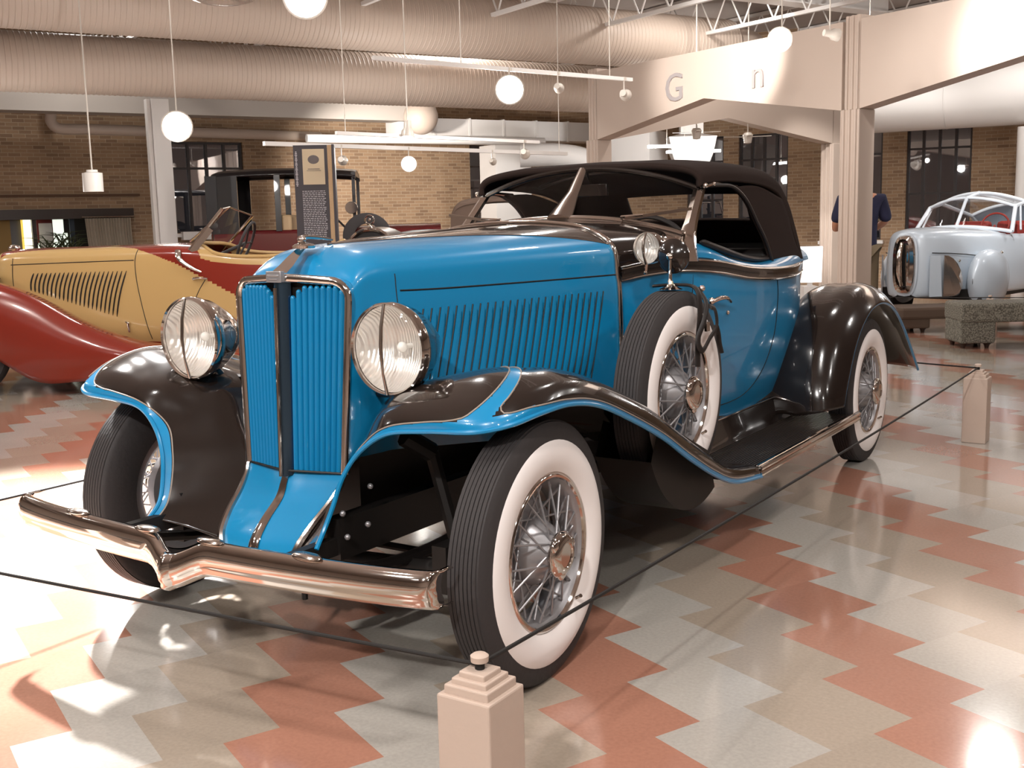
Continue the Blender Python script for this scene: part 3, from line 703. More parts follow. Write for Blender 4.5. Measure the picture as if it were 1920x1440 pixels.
# cockpit rim: blue sloping sill with the dark door dip
for s in (1, -1):
    rows = []
    for y, wb, zb, zi in [(1.56, .578, 1.145, 1.20), (1.75, .615, 1.13, 1.185), (2.0, .64, 1.095, 1.115), (2.3, .65, 1.068, 1.085), (2.6, .645, 1.062, 1.10), (2.85, .62, 1.067, 1.13), (3.1, .585, 1.07, 1.12)]:
        rows.append([Vector((s*(wb), y, zb)), Vector((s*(wb-.012), y, (zb+zi)/2+.004)), Vector((s*(wb-.045), y, zi+.004)), Vector((s*(wb-.075), y, zi-.01)), Vector((s*(wb-.085), y, zi-.10))])
    G = loft(rows, 6, 4); mb = MB(); mb.grid(G); obj('cockpit_rim', mb, blue, car)
    mb = MB(); mb.tube(crom([(s*x, y, z) for x, y, z in [(.58, 1.72, 1.20), (.60, 1.9, 1.16), (.60, 2.15, 1.118), (.595, 2.4, 1.10), (.585, 2.65, 1.115), (.565, 2.85, 1.14)]], 8), [.006]+[.02]*39+[.006], 10, flat=.7)
    obj('door_cap', mb, leather, car)
# rear deck
rows = []
for y, w, ze, zt in [(2.92, .60, 1.07, 1.13), (3.1, .545, 1.065, 1.15), (3.4, .44, 1.035, 1.12), (3.8, .29, .95, 1.00), (4.1, .16, .82, .86)]:
    rows.append([Vector((w, y, ze)), Vector((w*.8, y, ze+(zt-ze)*.7)), Vector((w*.4, y, zt-.005)), Vector((0, y, zt))])
G = loft(rows, 6, 5); mb = MB(); mb.grid(G); mb.grid(mirror(G), flip=True); obj('rear_deck', mb, blue, car)
mb = MB(); mb.tube([(0, 4.1, .84), (0, 4.14, .70), (0, 4.1, .56)], [.14, .16, .13], 16); obj('tail_panel', mb, blue, car)
# door: joints, handle, hinge
for s in (1, -1):
    def bx(y, z, off=.002):
        i = min(range(len(BG)), key=lambda q: abs(BG[q][0].y-y)); r = BG[i]
        for a, b in zip(r[:-1], r[1:]):
            if a.z <= z <= b.z: return s*(a.x+(b.x-a.x)*(z-a.z)/max(1e-6, b.z-a.z)+off)
        return s*(r[-1].x+off)
    dl = [(1.62, 1.07), (1.60, .9), (1.60, .7), (1.62, .55), (1.68, .50), (1.9, .485), (2.15, .50), (2.33, .58), (2.42, .72), (2.45, .9), (2.45, 1.0)]
    mb = MB(); mb.tube([(bx(p[0], p[1], .001), p[0], p[1]) for p in [(a.x, a.y) for a in crom([(y, z, 0) for y, z in dl], 6)]], .0022, 5); obj('door_seam', mb, chassis, car)
    mb = MB(); y0, z0 = 1.72, .955
    mb.ball((bx(y0, z0, .012), y0, z0), .017, 12, 8); mb.tube(crom([(bx(y0, z0, .02), y0, z0), (bx(y0, z0, .045), y0+.03, z0+.012), (bx(y0, z0, .05), y0+.08, z0+.008), (bx(y0, z0, .042), y0+.14, z0-.012)], 5), [.010]*8+[.009]*4+[.007]*4, 10)
    mb.ball((bx(y0+.16, z0-.06, .004), y0+.16, z0-.06), .010, 10, 6); obj('door_handle', mb, chrome, car)
    mb = MB(); mb.tube([(bx(1.60, .99), 1.60, .985), (bx(1.6, .99, .03), 1.595, .93)], .009, 8); mb.tube([(bx(1.25, .84, .0), 1.235, .845), (bx(1.25, .84, .05), 1.235, .845)], .014, 10); mb.ball((bx(1.25, .84, .055), 1.235, .845), .02, 12, 8); mb.tube([(bx(1.25, .84, .045), 1.235, .845), (s*.62, 1.235, .845)], .009, 8); obj('spare_bracket', mb, chrome_dull, car)
# light blue step square low on the body: the vent flap catching the lamp
# ---- floor / firewall / interior
mb = MB(); mb.box((0, 2.1, .45), (1.0, 2.1, .06)); mb.box((0, 1.25, .8), (.86, .03, .7)); mb.box((0, 2.95, .8), (1.0, .04, .72)); obj('interior_tub', mb, leather, car)
mb = MB(); mb.box((0, 2.45, .72), (1.06, .5, .18)); mb.box((0, 2.72, .93), (1.06, .14, .42), M=Matrix.Rotation(-.15, 3, 'X')); obj('bench_seat', mb, leather, car, bevel=.04)
mb = MB(); ring = [(.30+.19*math.cos(a), 1.86-.19*.35*math.sin(a), 1.13+.19*.93*math.sin(a)) for a in [2*PI*k/36 for k in range(36)]]
mb.tube(ring, .011, 8, closed=True); mb.tube([(.30, 1.86, 1.13), (.30, 1.6, .95)], .018, 8)
for a in (0.3, PI-.3, PI*1.5): mb.tube([(.30, 1.86, 1.13), (.30+.19*math.cos(a), 1.86-.19*.35*math.sin(a), 1.13+.19*.93*math.sin(a))], .008, 6)
obj('steering_wheel', mb, leather, car)

# ---- windscreen
yb, yt = 1.58, 1.77
def ws(x, t):                       # point on the screen plane; t 0 bottom .. 1 top
    k = abs(x)/.56
    return Vector((x, yb + (yt-yb)*t + .02*k, (1.305-.075*k**2.2) + (.215-.035*k*k)*t))
mb = MB()
for s in (1, -1):
    pts = [ws(s*.575, 0.02), ws(s*.56, .5), ws(s*.545, 1.0)]
    G = []
    for p, ww in zip(crom([ws(s*.60, -.28)+Vector((0, -.03, -.04)), ws(s*.575, 0.05), ws(s*.56, .5), ws(s*.545, 1.0)], 5), [.13, .11, .092, .078, .068]+[.060, .055, .05, .046, .044]+[.042]*7):
        G.append([p+Vector((-s*ww*.55, -.012, 0)), p+Vector((0, -.022, 0)), p+Vector((s*ww*.45, -.006, 0)), p+Vector((s*ww*.35, .03, 0)), p+Vector((-s*ww*.45, .02, 0))])
    mb.grid(G, wrapu=True)
mb2 = [ws(x, 0) + Vector((0, -.01, .0)) for x in [-.56+1.12*k/28 for k in range(29)]]
mb.tube(mb2, .024, 10, flat=.8)
mb.tube([p+Vector((0, -.035, -.018)) for p in mb2], .022, 10, flat=.6)
obj('windscreen_frame', mb, chrome_dull, car)
mb = MB(); mb.tube([ws(x, 1.0) for x in [-.545+1.09*k/28 for k in range(29)]], .012, 8); obj('windscreen_header', mb, black, car)
mb = MB(); mb.tube([ws(0, -.02)+Vector((0, -.02, 0)), ws(0, .5), ws(0, 1)], [.062, .030, .022], 10, flat=.6); obj('windscreen_post', mb, chrome_dull, car)
for s in (1, -1):
    G = [[ws(s*(.02+.53*j/10), .03+.94*i/4) for j in range(11)] for i in range(5)]
    mb = MB(); mb.grid(G); obj('windscreen_glass', mb, windglass, car)
    for x0 in (.30,):
        mb = MB(); a = ws(s*x0, .02)+Vector((0, -.03, -.01)); mb.ball(a, .014, 10, 8); 
        b = a+Vector((s*.0, -.012, .03)); c = Vector((s*(x0+.30), a.y+.02, a.z+.055))
        mb.tube([a, b, b+Vector((s*.02, 0, .0))], .005, 6); mb.tube([b, Vector((s*(x0+.10), a.y-.01, a.z+.035))], .006, 6)
        mb.bar(Vector((s*(x0+.02), a.y-.016, a.z+.022)), c, .008, .012); obj('wiper', mb, chrome, car)
mb = MB(); XX = [-.57+1.14*k/32 for k in range(33)]; mb.grid([[ws(x, .05)+Vector((0, -.016, 0)) for x in XX], [ws(x, 0)+Vector((0, -.042, .004)) for x in XX], [ws(x, 0)+Vector((0, -.085, -.016)) for x in XX], [ws(x, 0)+Vector((0, -.115, -.046)) for x in XX]]); obj('screen_moulding', mb, chrome_dull, car)
# hinge knobs along the base of the screen
mb = MB()
for x in (-.42, -.12, .12, .2, .42): mb.ball(ws(x, -.02)+Vector((0, -.035, -.02)), .010, 8, 6)
obj('screen_studs', mb, chrome, car)
mb = MB(); mb.box((.0, 1.84, 1.43), (.17, .02, .055)); mb.tube([(0, 1.85, 1.455), (0, 1.80, 1.51)], .006, 6); obj('rear_view_mirror', mb, black, car, bevel=.008)

# ---- soft top
# stations along y: y, half width at rail, rail z, crown z
TS = [(1.765, .555, 1.425, 1.530), (1.80, .570, 1.440, 1.545), (2.0, .600, 1.450, 1.560), (2.3, .610, 1.440, 1.560), (2.50, .612, 1.415, 1.550), (2.62, .612, 1.37, 1.525)]
rows = []
for y, w_, zr, zc in TS:
    rows.append([Vector((w_, y, zr)), Vector((w_*.985, y, zr+(zc-zr)*.40)), Vector((w_*.88, y, zr+(zc-zr)*.72)), Vector((w_*.6, y, zr+(zc-zr)*.93)), Vector((w_*.3, y, zc-.003)), Vector((0, y, zc))])
# back: falls to the deck
for y, w_, zr, zc in [(2.74, .612, 1.27, 1.46), (2.84, .610, 1.17, 1.34), (2.92, .606, 1.10, 1.22), (2.98, .600, 1.07, 1.12)]:
    rows.append([Vector((w_, y-.02, zr)), Vector((w_*.985, y, zr+(zc-zr)*.40)), Vector((w_*.88, y+.03, zr+(zc-zr)*.72)), Vector((w_*.6, y+.07, zr+(zc-zr)*.93)), Vector((w_*.3, y+.09, zc-.003)), Vector((0, y+.10, zc))])
TG = loft(rows, 8, 6)
def roof_grid(G, s, mb):
    nr, nc = len(G), len(G[0]); vs = [Vector((s*p.x, p.y, p.z)) for r in G for p in r]; fs = []
    for i in range(nr-1):
        for j in range(nc-1):
            q = (i*nc+j, i*nc+j+1, (i+1)*nc+j+1, (i+1)*nc+j); c = sum((vs[k] for k in q), Vector())/4
            if c.y > 2.55 and 1.29 < c.z < 1.43 and abs(c.x) < .325: continue          # the back window opening
            fs.append(q)
    mb.add(vs, fs)
mb = MB(); roof_grid(TG, 1, mb); roof_grid(TG, -1, mb)
soft_top = obj('soft_top', mb, canvas, car, solid=.022)
# side quarters from the rail down to the belt behind the door
for s in (1, -1):
    rows = [[Vector((s*.600, 2.02, 1.425)), Vector((s*.607, 2.30, 1.432)), Vector((s*.612, 2.62, 1.375))],
            [Vector((s*.603, 2.16, 1.37)), Vector((s*.610, 2.42, 1.36)), Vector((s*.612, 2.70, 1.30))],
            [Vector((s*.606, 2.29, 1.27)), Vector((s*.613, 2.54, 1.25)), Vector((s*.612, 2.78, 1.20))],
            [Vector((s*.609, 2.40, 1.18)), Vector((s*.614, 2.66, 1.17)), Vector((s*.61, 2.86, 1.13))],
            [Vector((s*.613, 2.47, 1.085)), Vector((s*.616, 2.72, 1.083)), Vector((s*.608, 2.95, 1.08))]]
    G = loft(rows, 5, 5); mb = MB(); mb.grid(G); obj('quarter_panel', mb, canvas, car, solid=.014)
    mb = MB(); mb.tube(crom([(s*.56, 1.78, 1.428), (s*.59, 1.9, 1.432), (s*.603, 2.02, 1.425), (s*.607, 2.16, 1.37), (s*.610, 2.29, 1.27), (s*.613, 2.40, 1.18), (s*.617, 2.47, 1.09)], 6), .008, 8)
    obj('top_piping', mb, leather, car)
    mb = MB(); mb.tube([(s*.58, 1.79, 1.43), (s*.58, 1.86, 1.44), (s*.585, 2.1, 1.43)], .007, 8); mb.ball((s*.575, 1.78, 1.43), .012, 10, 8); mb.ball((s*.585, 1.845, 1.437), .010, 8, 6); obj('top_latch', mb, chrome, car)
# bows under the top
mb = MB()
for y in (2.05, 2.35, 2.6): mb.tube([Vector((x, y, 1.535-.07*(abs(x)/.58)**3)) for x in [-.58+1.16*k/16 for k in range(17)]], .012, 8)
obj('top_bow', mb, leather, car)

# ---- radiator shell and grille
# chrome frame round the V-shaped grille
def gpt(x, z):
    """point of the V-ed grille plane at lateral x, height z"""
    return Vector((x, -.075 - .055*(1-abs(x)/.225) - .055*max(0, (1.16-z))/.6*.35, z))
RW = lambda z: .232 - .030*(1.145-z)/.59
def frame_path(s, inset=0.):
    P = []
    for z in [.555, .7, .85, 1.0, 1.08]: P.append(gpt(s*(RW(z)-inset), z))
    for a in [k*PI/2/6 for k in range(1, 7)]:
        P.append(gpt(s*(RW(1.1)-.06+.06*math.cos(a)-inset), 1.085+.055*math.sin(a)))
    P += [gpt(s*.10, 1.145), gpt(s*.05, 1.148), gpt(0, 1.150)]
    return P
for s in (1, -1):
    mb = MB(); mb.tube(frame_path(s), .011, 10, flat=1.2); obj('radiator_surround', mb, chrome, car)
# shell between surround and bonnet
for s in (1, -1):
    P = crom(frame_path(s), 3); Q = []
    i0 = HG[0]; Hrow = [Vector((s*p.x, p.y, p.z)) for p in i0]
    # resample the bonnet's front row to the same count
    A = resample(P, 40); B = resample(Hrow, 40)
    mb = MB(); mb.grid([A, [a.lerp(b, .5)+Vector((0, -.006, .004)) for a, b in zip(A, B)], B]); obj('radiator_shell', mb, blue, car)
# centre bar and grille bars
mb = MB(); G = []
for z in [.54+.61*k/12 for k in range(13)]:
    c = gpt(0, z); w_ = .030
    G.append([c+Vector((-w_, .022, 0)), c+Vector((-w_*.5, -.004, 0)), c+Vector((0, -.012, 0)), c+Vector((w_*.5, -.004, 0)), c+Vector((w_, .022, 0))])
mb.grid(G); obj('grille_centre_bar', mb, slate, car, ang=60)
mb = MB(); mb.tube([gpt(0, .54+.58*k/12)+Vector((0, -.014, 0)) for k in range(13)], .006, 8); obj('grille_centre_strip', mb, chrome, car)
for s in (1, -1):
    for k in range(9):
        x = .043 + .0202*k
        zt_ = 1.118 - (.030 if k in (0,) else .012 if k in (1, 8) else 0)
        x_b = x*(RW(.56)/RW(1.1)) 
        top = gpt(s*x, zt_); bot = gpt(s*x_b, .558); mb = MB(); G = []
        for i in range(9):
            p = top.lerp(bot, i/8); h = .0090
            G.append([p+Vector((-h, .014, 0)), p+Vector((-h*.8, .003, 0)), p+Vector((-h*.35, -.002, 0)), p+Vector((0, .0015, 0)), p+Vector((h*.35, -.002, 0)), p+Vector((h*.8, .003, 0)), p+Vector((h, .014, 0))])
        mb.grid(G); mb.ball(top+Vector((0, .006, 0)), .0085, 10, 6); obj('grille_bar', mb, blue, car, ang=60)
mb = MB(); mb.grid([[gpt(x, z)+Vector((0, .03, 0)) for x in [-.2+.4*k/8 for k in range(9)]] for z in (.55, .85, 1.14)]); obj('radiator_core', mb, chassis, car)
mb = MB(); mb.tube([gpt(x, .556)+Vector((0, -.001, 0)) for x in [-.2+.4*k/10 for k in range(11)]], .004, 6); obj('grille_base_strip', mb, chassis, car)
# winged black badge and cap ornament
mb = MB(); c_ = gpt(0, 1.150)+Vector((0, -.012, .004)); mb.box(c_, (.062, .018, .034)); mb.box(c_+Vector((0, -.010, .004)), (.048, .004, .006)); mb.box(c_+Vector((0, -.010, -.007)), (.036, .004, .004)); obj('radiator_badge', mb, steel, car, bevel=.006)
mb = MB(); mb.grid([[Vector((s_*w_, y, z)) for s_ in (-1, -.5, 0, .5, 1)] for y, z, w_ in [(-.128, 1.165, .034), (-.095, 1.185, .030), (-.06, 1.212, .024), (-.03, 1.232, .019), (.0, 1.243, .014)]]); obj('cap_strip', mb, chrome, car)
mb = MB(); mb.lathe([(0, .034), (.008, .036), (.014, .028), (.018, .012), (.02, 0)], c=(0, -.012, 1.235), axis='Z', n=24); mb.ball((0, -.02, 1.262), .014, 12, 8)
mb.tube(crom([(0, -.03, 1.266), (0, .0, 1.270), (0, .06, 1.266), (0, .12, 1.258)], 5), [.008]*6+[.006]*5+[.004]*5, 8); obj('radiator_ornament', mb, chrome, car)
# splash apron
rows = []
for y, z, w_ in [(-.098, .556, .204), (-.115, .52, .200), (-.155, .475, .190), (-.215, .425, .178), (-.262, .375, .165), (-.282, .330, .150)]:
    rows.append([Vector((s_*w_, y-(.035 if z > .5 else .02)*(1-abs(s_))**1.2, z)) for s_ in (-1, -.66, -.33, 0, .33, .66, 1)])
G = loft(rows, 6, 4); mb = MB(); mb.grid(G); obj('splash_apron', mb, blue, car)
mid = [r[len(r)//2] for r in G]
mb = MB(); mb.grid([[p+Vector((-w_, -.003, 0)), p+Vector((-w_*.4, -.012, .004)), p+Vector((w_*.4, -.012, .004)), p+Vector((w_, -.003, 0))] for p, w_ in zip(mid, [.010+.012*k/(len(mid)-1) for k in range(len(mid))])]); obj('apron_strip', mb, chrome, car)
for j in (0, -1):
    mb = MB(); mb.tube([r[j]+Vector((0, -.004, 0)) for r in G], [.008+.006*k/(len(G)-1) for k in range(len(G))], 8); obj('apron_edge', mb, chrome_dull if j else chrome_dull, car)

# ---- front fenders
FE = [
 [(0.35, -0.392, 0.417), (0.318, -0.373, 0.41), (0.284, -0.352, 0.4), (0.25, -0.332, 0.389), (0.216, -0.312, 0.374), (0.182, -0.291, 0.358), (0.15, -0.272, 0.34)],
 [(0.345, -0.353, 0.46), (0.318, -0.327, 0.455), (0.29, -0.299, 0.45), (0.261, -0.271, 0.445), (0.233, -0.244, 0.44), (0.205, -0.216, 0.435), (0.178, -0.19, 0.43)],
 [(0.357, -0.324, 0.525), (0.331, -0.29, 0.526), (0.304, -0.253, 0.527), (0.276, -0.217, 0.528), (0.248, -0.181, 0.528), (0.221, -0.144, 0.529), (0.195, -0.11, 0.53)],
 [(0.378, -0.302, 0.605), (0.351, -0.262, 0.607), (0.323, -0.219, 0.61), (0.295, -0.176, 0.613), (0.267, -0.133, 0.615), (0.239, -0.09, 0.618), (0.212, -0.05, 0.62)],
 [(0.428, -0.283, 0.68), (0.396, -0.235, 0.687), (0.361, -0.183, 0.692), (0.327, -0.131, 0.695), (0.292, -0.08, 0.696), (0.257, -0.028, 0.694), (0.225, 0.02, 0.69)],
 [(0.515, -0.268, 0.735), (0.502, -0.258, 0.76), (0.465, -0.215, 0.79), (0.425, -0.15, 0.8), (0.37, -0.08, 0.795), (0.31, -0.01, 0.775), (0.245, 0.06, 0.73)],
 [(0.65, -0.262, 0.752), (0.642, -0.258, 0.785), (0.61, -0.205, 0.83), (0.56, -0.125, 0.858), (0.48, -0.04, 0.85), (0.38, 0.04, 0.815), (0.27, 0.12, 0.75)],
 [(0.8, -0.258, 0.762), (0.795, -0.245, 0.795), (0.765, -0.185, 0.845), (0.7, -0.09, 0.887), (0.59, 0.015, 0.875), (0.445, 0.1, 0.815), (0.29, 0.19, 0.74)],
 [(0.878, -0.2, 0.778), (0.872, -0.18, 0.808), (0.838, -0.115, 0.855), (0.76, -0.02, 0.892), (0.625, 0.07, 0.88), (0.465, 0.165, 0.815), (0.305, 0.25, 0.735)],
 [(0.905, -0.085, 0.795), (0.9, -0.07, 0.822), (0.865, -0.02, 0.862), (0.78, 0.055, 0.887), (0.64, 0.135, 0.87), (0.48, 0.225, 0.805), (0.322, 0.32, 0.72)],
 [(0.91, 0.06, 0.796), (0.905, 0.068, 0.825), (0.87, 0.1, 0.862), (0.785, 0.15, 0.88), (0.65, 0.215, 0.855), (0.495, 0.3, 0.79), (0.34, 0.39, 0.7)],
 [(0.91, 0.227, 0.765), (0.905, 0.232, 0.795), (0.872, 0.255, 0.83), (0.79, 0.3, 0.844), (0.66, 0.35, 0.82), (0.51, 0.42, 0.76), (0.36, 0.49, 0.68)],
 [(0.91, 0.43, 0.69), (0.905, 0.434, 0.722), (0.873, 0.45, 0.762), (0.795, 0.48, 0.781), (0.67, 0.515, 0.765), (0.53, 0.565, 0.715), (0.382, 0.61, 0.635)],
 [(0.91, 0.66, 0.59), (0.905, 0.662, 0.625), (0.875, 0.672, 0.668), (0.8, 0.69, 0.695), (0.68, 0.715, 0.692), (0.55, 0.74, 0.655), (0.405, 0.76, 0.585)],
 [(0.91, 0.87, 0.48), (0.905, 0.871, 0.518), (0.877, 0.876, 0.562), (0.805, 0.885, 0.588), (0.69, 0.9, 0.588), (0.56, 0.915, 0.56), (0.425, 0.93, 0.53)],
 [(0.908, 1.1, 0.374), (0.903, 1.1, 0.41), (0.878, 1.102, 0.448), (0.808, 1.108, 0.468), (0.695, 1.115, 0.47), (0.57, 1.12, 0.46), (0.442, 1.13, 0.44)],
 [(0.902, 1.31, 0.304), (0.898, 1.31, 0.335), (0.874, 1.31, 0.362), (0.808, 1.312, 0.376), (0.7, 1.315, 0.378), (0.58, 1.32, 0.376), (0.45, 1.33, 0.37)],
 [(0.892, 1.61, 0.262), (0.888, 1.61, 0.288), (0.866, 1.61, 0.306), (0.805, 1.61, 0.312), (0.7, 1.61, 0.314), (0.58, 1.61, 0.314), (0.45, 1.61, 0.314)]]
NU, NV = 14, 12
FG = loft(FE, NU, NV)
NR, NC = len(FG), len(FG[0])
def fcol(u, v):
    """paint layout along (u: front bottom -> running board, v: outer edge -> bonnet)"""
    st = u*(len(FE)-1); e = v*6            # station number and column number
    wdt = .62 if st < 5 else .62+.25*min(1, (st-5)/2) if st < 8.2 else max(.46, .95-.28*(st-8.2)) 
    if e < wdt or (7.2 < st < 8.7 and e < 1.02): return 1
    # blue branch sweeping over the crown from the tip, then back along the inner edge
    c = 6.45 + .60*e
    if e < 4.6 and abs(st-c) < .40 - .05*e: return 1
    return 0
for s in (1, -1):
    G = FG if s == 1 else mirror(FG)
    mb = MB(); mb.grid(G, mfun=fcol); fd = obj('front_fender', mb, [black, blue], car, solid=.006)
    # edge bead
    mb = MB(); mb.tube([r[0] for r in G], .007, 8); obj('fender_bead', mb, blue, fd)
    # pin lines following the blue band
    def gp(st, e): 
        i = st/(len(FE)-1)*(NR-1); j = e/6*(NC-1); i = max(0, min(NR-1.001, i)); j = max(0, min(NC-1.001, j)); a, b = int(i), int(j); fi, fj = i-a, j-b
        p = (G[a][b]*(1-fi)+G[a+1][b]*fi)*(1-fj) + (G[a][b+1]*(1-fi)+G[a+1][b+1]*fi)*fj
        q1, q2 = G[a+1][b]-G[a][b], G[a][b+1]-G[a][b]; n = q1.cross(q2); n.normalize()
        if n.z < 0 and st > 4: n = -n
        elif st <= 4 and n.y > 0: n = -n
        return p + n*.0015
    def wd(st): return .62 if st < 5 else .62+.25*min(1, (st-5)/2) if st < 8.2 else max(.46, .95-.28*(st-8.2))
    pl = []
    L1 = [(st, wd(st)+.06) for st in [k*.2 for k in range(0, 35)] if st < 6.6] + [(6.45+.60*e-(.40-.05*e), e) for e in [1.05+.3*k for k in range(12)]]
    L2 = [(6.45+.60*e+(.40-.05*e), e) for e in [4.4-.3*k for k in range(11)]] + [(7.75, 1.05), (8.1, .98), (8.5, .95)] + [(st, wd(st)+.06) for st in [8.9+.2*k for k in range(40)] if st < 16.9]
    for L in (L1, L2):
        mb = MB(); mb.tube(crom([gp(a, b) for a, b in L], 2), .0023, 6); obj('pinstripe', mb, cream, fd)
# dark spare-wheel wells dropping below the fenders
for s in (1, -1):
    mb = MB(); A = [(1.135+.415*math.cos(a), .662+.425*math.sin(a)) for a in [PI*1.14+PI*.50*k/20 for k in range(21)]] + [(1.25, .43), (1.0, .54), (.82, .60)]
    G = [[Vector((s*x, y, z)) for y, z in A[:21]] for x in (.60, .62, .80, .815)]
    mb.grid(G)
    for x in (.60, .815):
        vs = [Vector((s*x, y, z)) for y, z in A]; mb.add(vs, [tuple(range(len(vs)))])
    obj('spare_well', mb, chassis, car)
# ---- running boards
for s in (1, -1):
    mb = MB(); mb.box((s*.70, 2.20, .285), (.36, 1.50, .03)); 
    for k in range(26): mb.box((s*(.545+.0125*k), 2.22, .303), (.0065, 1.42, .007))
    rb = obj('running_board', mb, mat('board_rubber', rgb(44, 36, 32), .45) if s == 1 else MATS['board_rubber'], car, smooth=False)
    mb = MB()
    for dz in (-.012, .012): mb.tube([(s*.888, 1.60, .285+dz), (s*.888, 3.0, .285+dz)], .0115, 8)
    mb.box((s*.880, 2.30, .285), (.012, 1.40, .05)); obj('board_trim', mb, chrome, rb)
    rows = [[Vector((s*.56, y, .50)), Vector((s*.575, y, .43)), Vector((s*.60, y, .34)), Vector((s*.62, y, .305))] for y in (1.3, 1.8, 2.4, 2.9)]
    G = loft(rows, 3, 4); mb = MB(); mb.grid(G); obj('sill_valance', mb, black, car)
    mb = MB(); mb.tube([(s*.585, 1.5, .42), (s*.585, 2.85, .42)], .006, 8); obj('valance_strip', mb, chrome, car)
# ---- rear fenders
RO = [(2.67, .388), (2.70, .45), (2.75, .53), (2.84, .65), (2.96, .746), (3.12, .815), (3.30, .835), (3.48, .810), (3.64, .750), (3.80, .655), (3.93, .56), (4.06, .46), (4.17, .375)]   # lower outer edge (x .90)
RC = [(2.58, .34), (2.60, .46), (2.65, .58), (2.74, .72), (2.88, .83), (3.08, .905), (3.30, .935), (3.52, .910), (3.72, .845), (3.90, .74), (4.02, .63), (4.12, .52), (4.20, .40)]   # crown line (x .72)
RI = [(2.60, .32), (2.62, .45), (2.67, .57), (2.76, .70), (2.90, .80), (3.09, .875), (3.30, .905), (3.51, .88), (3.70, .815), (3.87, .71), (3.99, .60), (4.09, .50), (4.18, .38)]
rows = []
for (a, b), (c, d), (e, f) in zip(RO, RC, RI):
    o_, c_, i_ = Vector((.905, a, b)), Vector((.70, c, d)), Vector((.56, e, f))
    def between(t, bulge): 
        p = o_.lerp(c_, t); n = Vector((1, 0, 0))*bulge; out = Vector((0, c-3.27, d-.387)).normalized()*bulge*.9
        return p + n*.35 + out
    rows.append([o_, o_+Vector((.004, (c-a)*.10, (d-b)*.10)), between(.35, .045), between(.68, .038), c_, c_.lerp(i_, .5)+Vector((0, 0, .012)), i_, Vector((.52, e, f-.06))])
RG = loft(rows, 6, 5)
for s in (1, -1):
    G = RG if s == 1 else mirror(RG)
    mb = MB(); mb.grid(G, mfun=lambda u, v: 1 if v < .075 else 0); rf = obj('rear_fender', mb, [black, blue], car, solid=.006)
    mb = MB(); mb.tube([r[0] for r in G], .007, 8); obj('fender_bead', mb, blue, rf)
# ---- headlamps
def reflector_mat():
    m = mat('lamp_reflector', rgb(235, 230, 220), .22, 1)
    return m
refl = reflector_mat(); fluted = bpy.data.materials.new('fluted_lens'); fluted.use_nodes = True
nt = fluted.node_tree; p = nt.nodes['Principled BSDF']; p.inputs['Base Color'].default_value = rgb(250, 246, 240); p.inputs['Roughness'].default_value = .30; p.inputs['Metallic'].default_value = .75
tc = nt.nodes.new('ShaderNodeTexCoord'); wv = nt.nodes.new('ShaderNodeTexWave'); wv.bands_direction = 'X'; wv.inputs['Scale'].default_value = 34; wv.inputs['Distortion'].default_value = .6
w2 = nt.nodes.new('ShaderNodeTexWave'); w2.bands_direction = 'Z'; w2.inputs['Scale'].default_value = 4.5; w2.inputs['Distortion'].default_value = 3
ad = nt.nodes.new('ShaderNodeMath'); ad.operation = 'ADD'; bp = nt.nodes.new('ShaderNodeBump'); bp.inputs['Strength'].default_value = .45; bp.inputs['Distance'].default_value = .006
nt.links.new(tc.outputs['Object'], wv.inputs['Vector']); nt.links.new(tc.outputs['Object'], w2.inputs['Vector']); nt.links.new(wv.outputs['Fac'], ad.inputs[0]); nt.links.new(w2.outputs['Fac'], ad.inputs[1]); nt.links.new(ad.outputs[0], bp.inputs['Height']); nt.links.new(bp.outputs['Normal'], p.inputs['Normal'])
p.inputs['Coat Weight'].default_value = 1
white_bulb = mat('bulb_glass', rgb(240, 238, 232), .15)
def headlamp(x, y, z, R, name='headlamp', back=.22, yaw=0.):
    mb = MB(); prof = [(.0, R), (.012, R*1.03), (.03, R*1.015), (.034, R*.99), (.07, R*.93), (back*.55, R*.72), (back*.82, R*.42), (back*.97, R*.16), (back, 0)]
    mb.lathe(prof, axis='Y', n=56); h = obj(name, mb, chrome, car, ang=35); mb = MB(); mb.lathe([(.006, R*.95), (back*.18, R*.86), (back*.34, R*.66), (back*.45, R*.38), (back*.49, R*.12), (back*.495, 0)], axis='Y', n=56); obj('reflector', mb, fluted, h); mb = MB(); mb.ball((0, back*.30, 0), R*.12, 14, 10); mb.tube([(0, back*.30, 0), (0, back*.49, 0)], R*.06, 10); obj('bulb', mb, white_bulb, h); h.location = (x, y, z); h.rotation_euler = (0, 0, yaw)
    mb = MB(); mb.lathe([(.004, R*.965), (-.008, R*.8), (-.018, R*.45), (-.022, R*.15), (-.023, 0)], axis='Y', n=48); obj('lens', mb, lens, h)
    mb = MB(); mb.lathe([(-.004, R*1.02), (-.010, R*.99), (-.004, R*.955), (.006, R*.96)], axis='Y', n=56); obj('lamp_ring', mb, chrome, h)
    mb = MB(); mb.tube([(0, -.010, R*.98), (0, -.026, R*.5), (0, -.031, 0), (0, -.026, -R*.5), (0, -.010, -R*.98)], [.0045, .0055, .006, .004, .0055], 8); obj('lamp_divider', mb, chrome_dull, h)
    return h
for s in (1, -1):
    headlamp(s*.416, -.128, .949, .132)
    mb = MB(); mb.tube(crom([(s*.416, -.03, .83), (s*.40, .0, .78), (s*.36, .05, .70)], 5), .022, 10); obj('lamp_bracket', mb, black, car)
mb = MB(); mb.tube(crom([(-.40, .03, .80), (-.25, .03, .79), (0, .03, .785), (.25, .03, .79), (.40, .03, .80)], 5), .016, 8); obj('lamp_bar', mb, black, car)
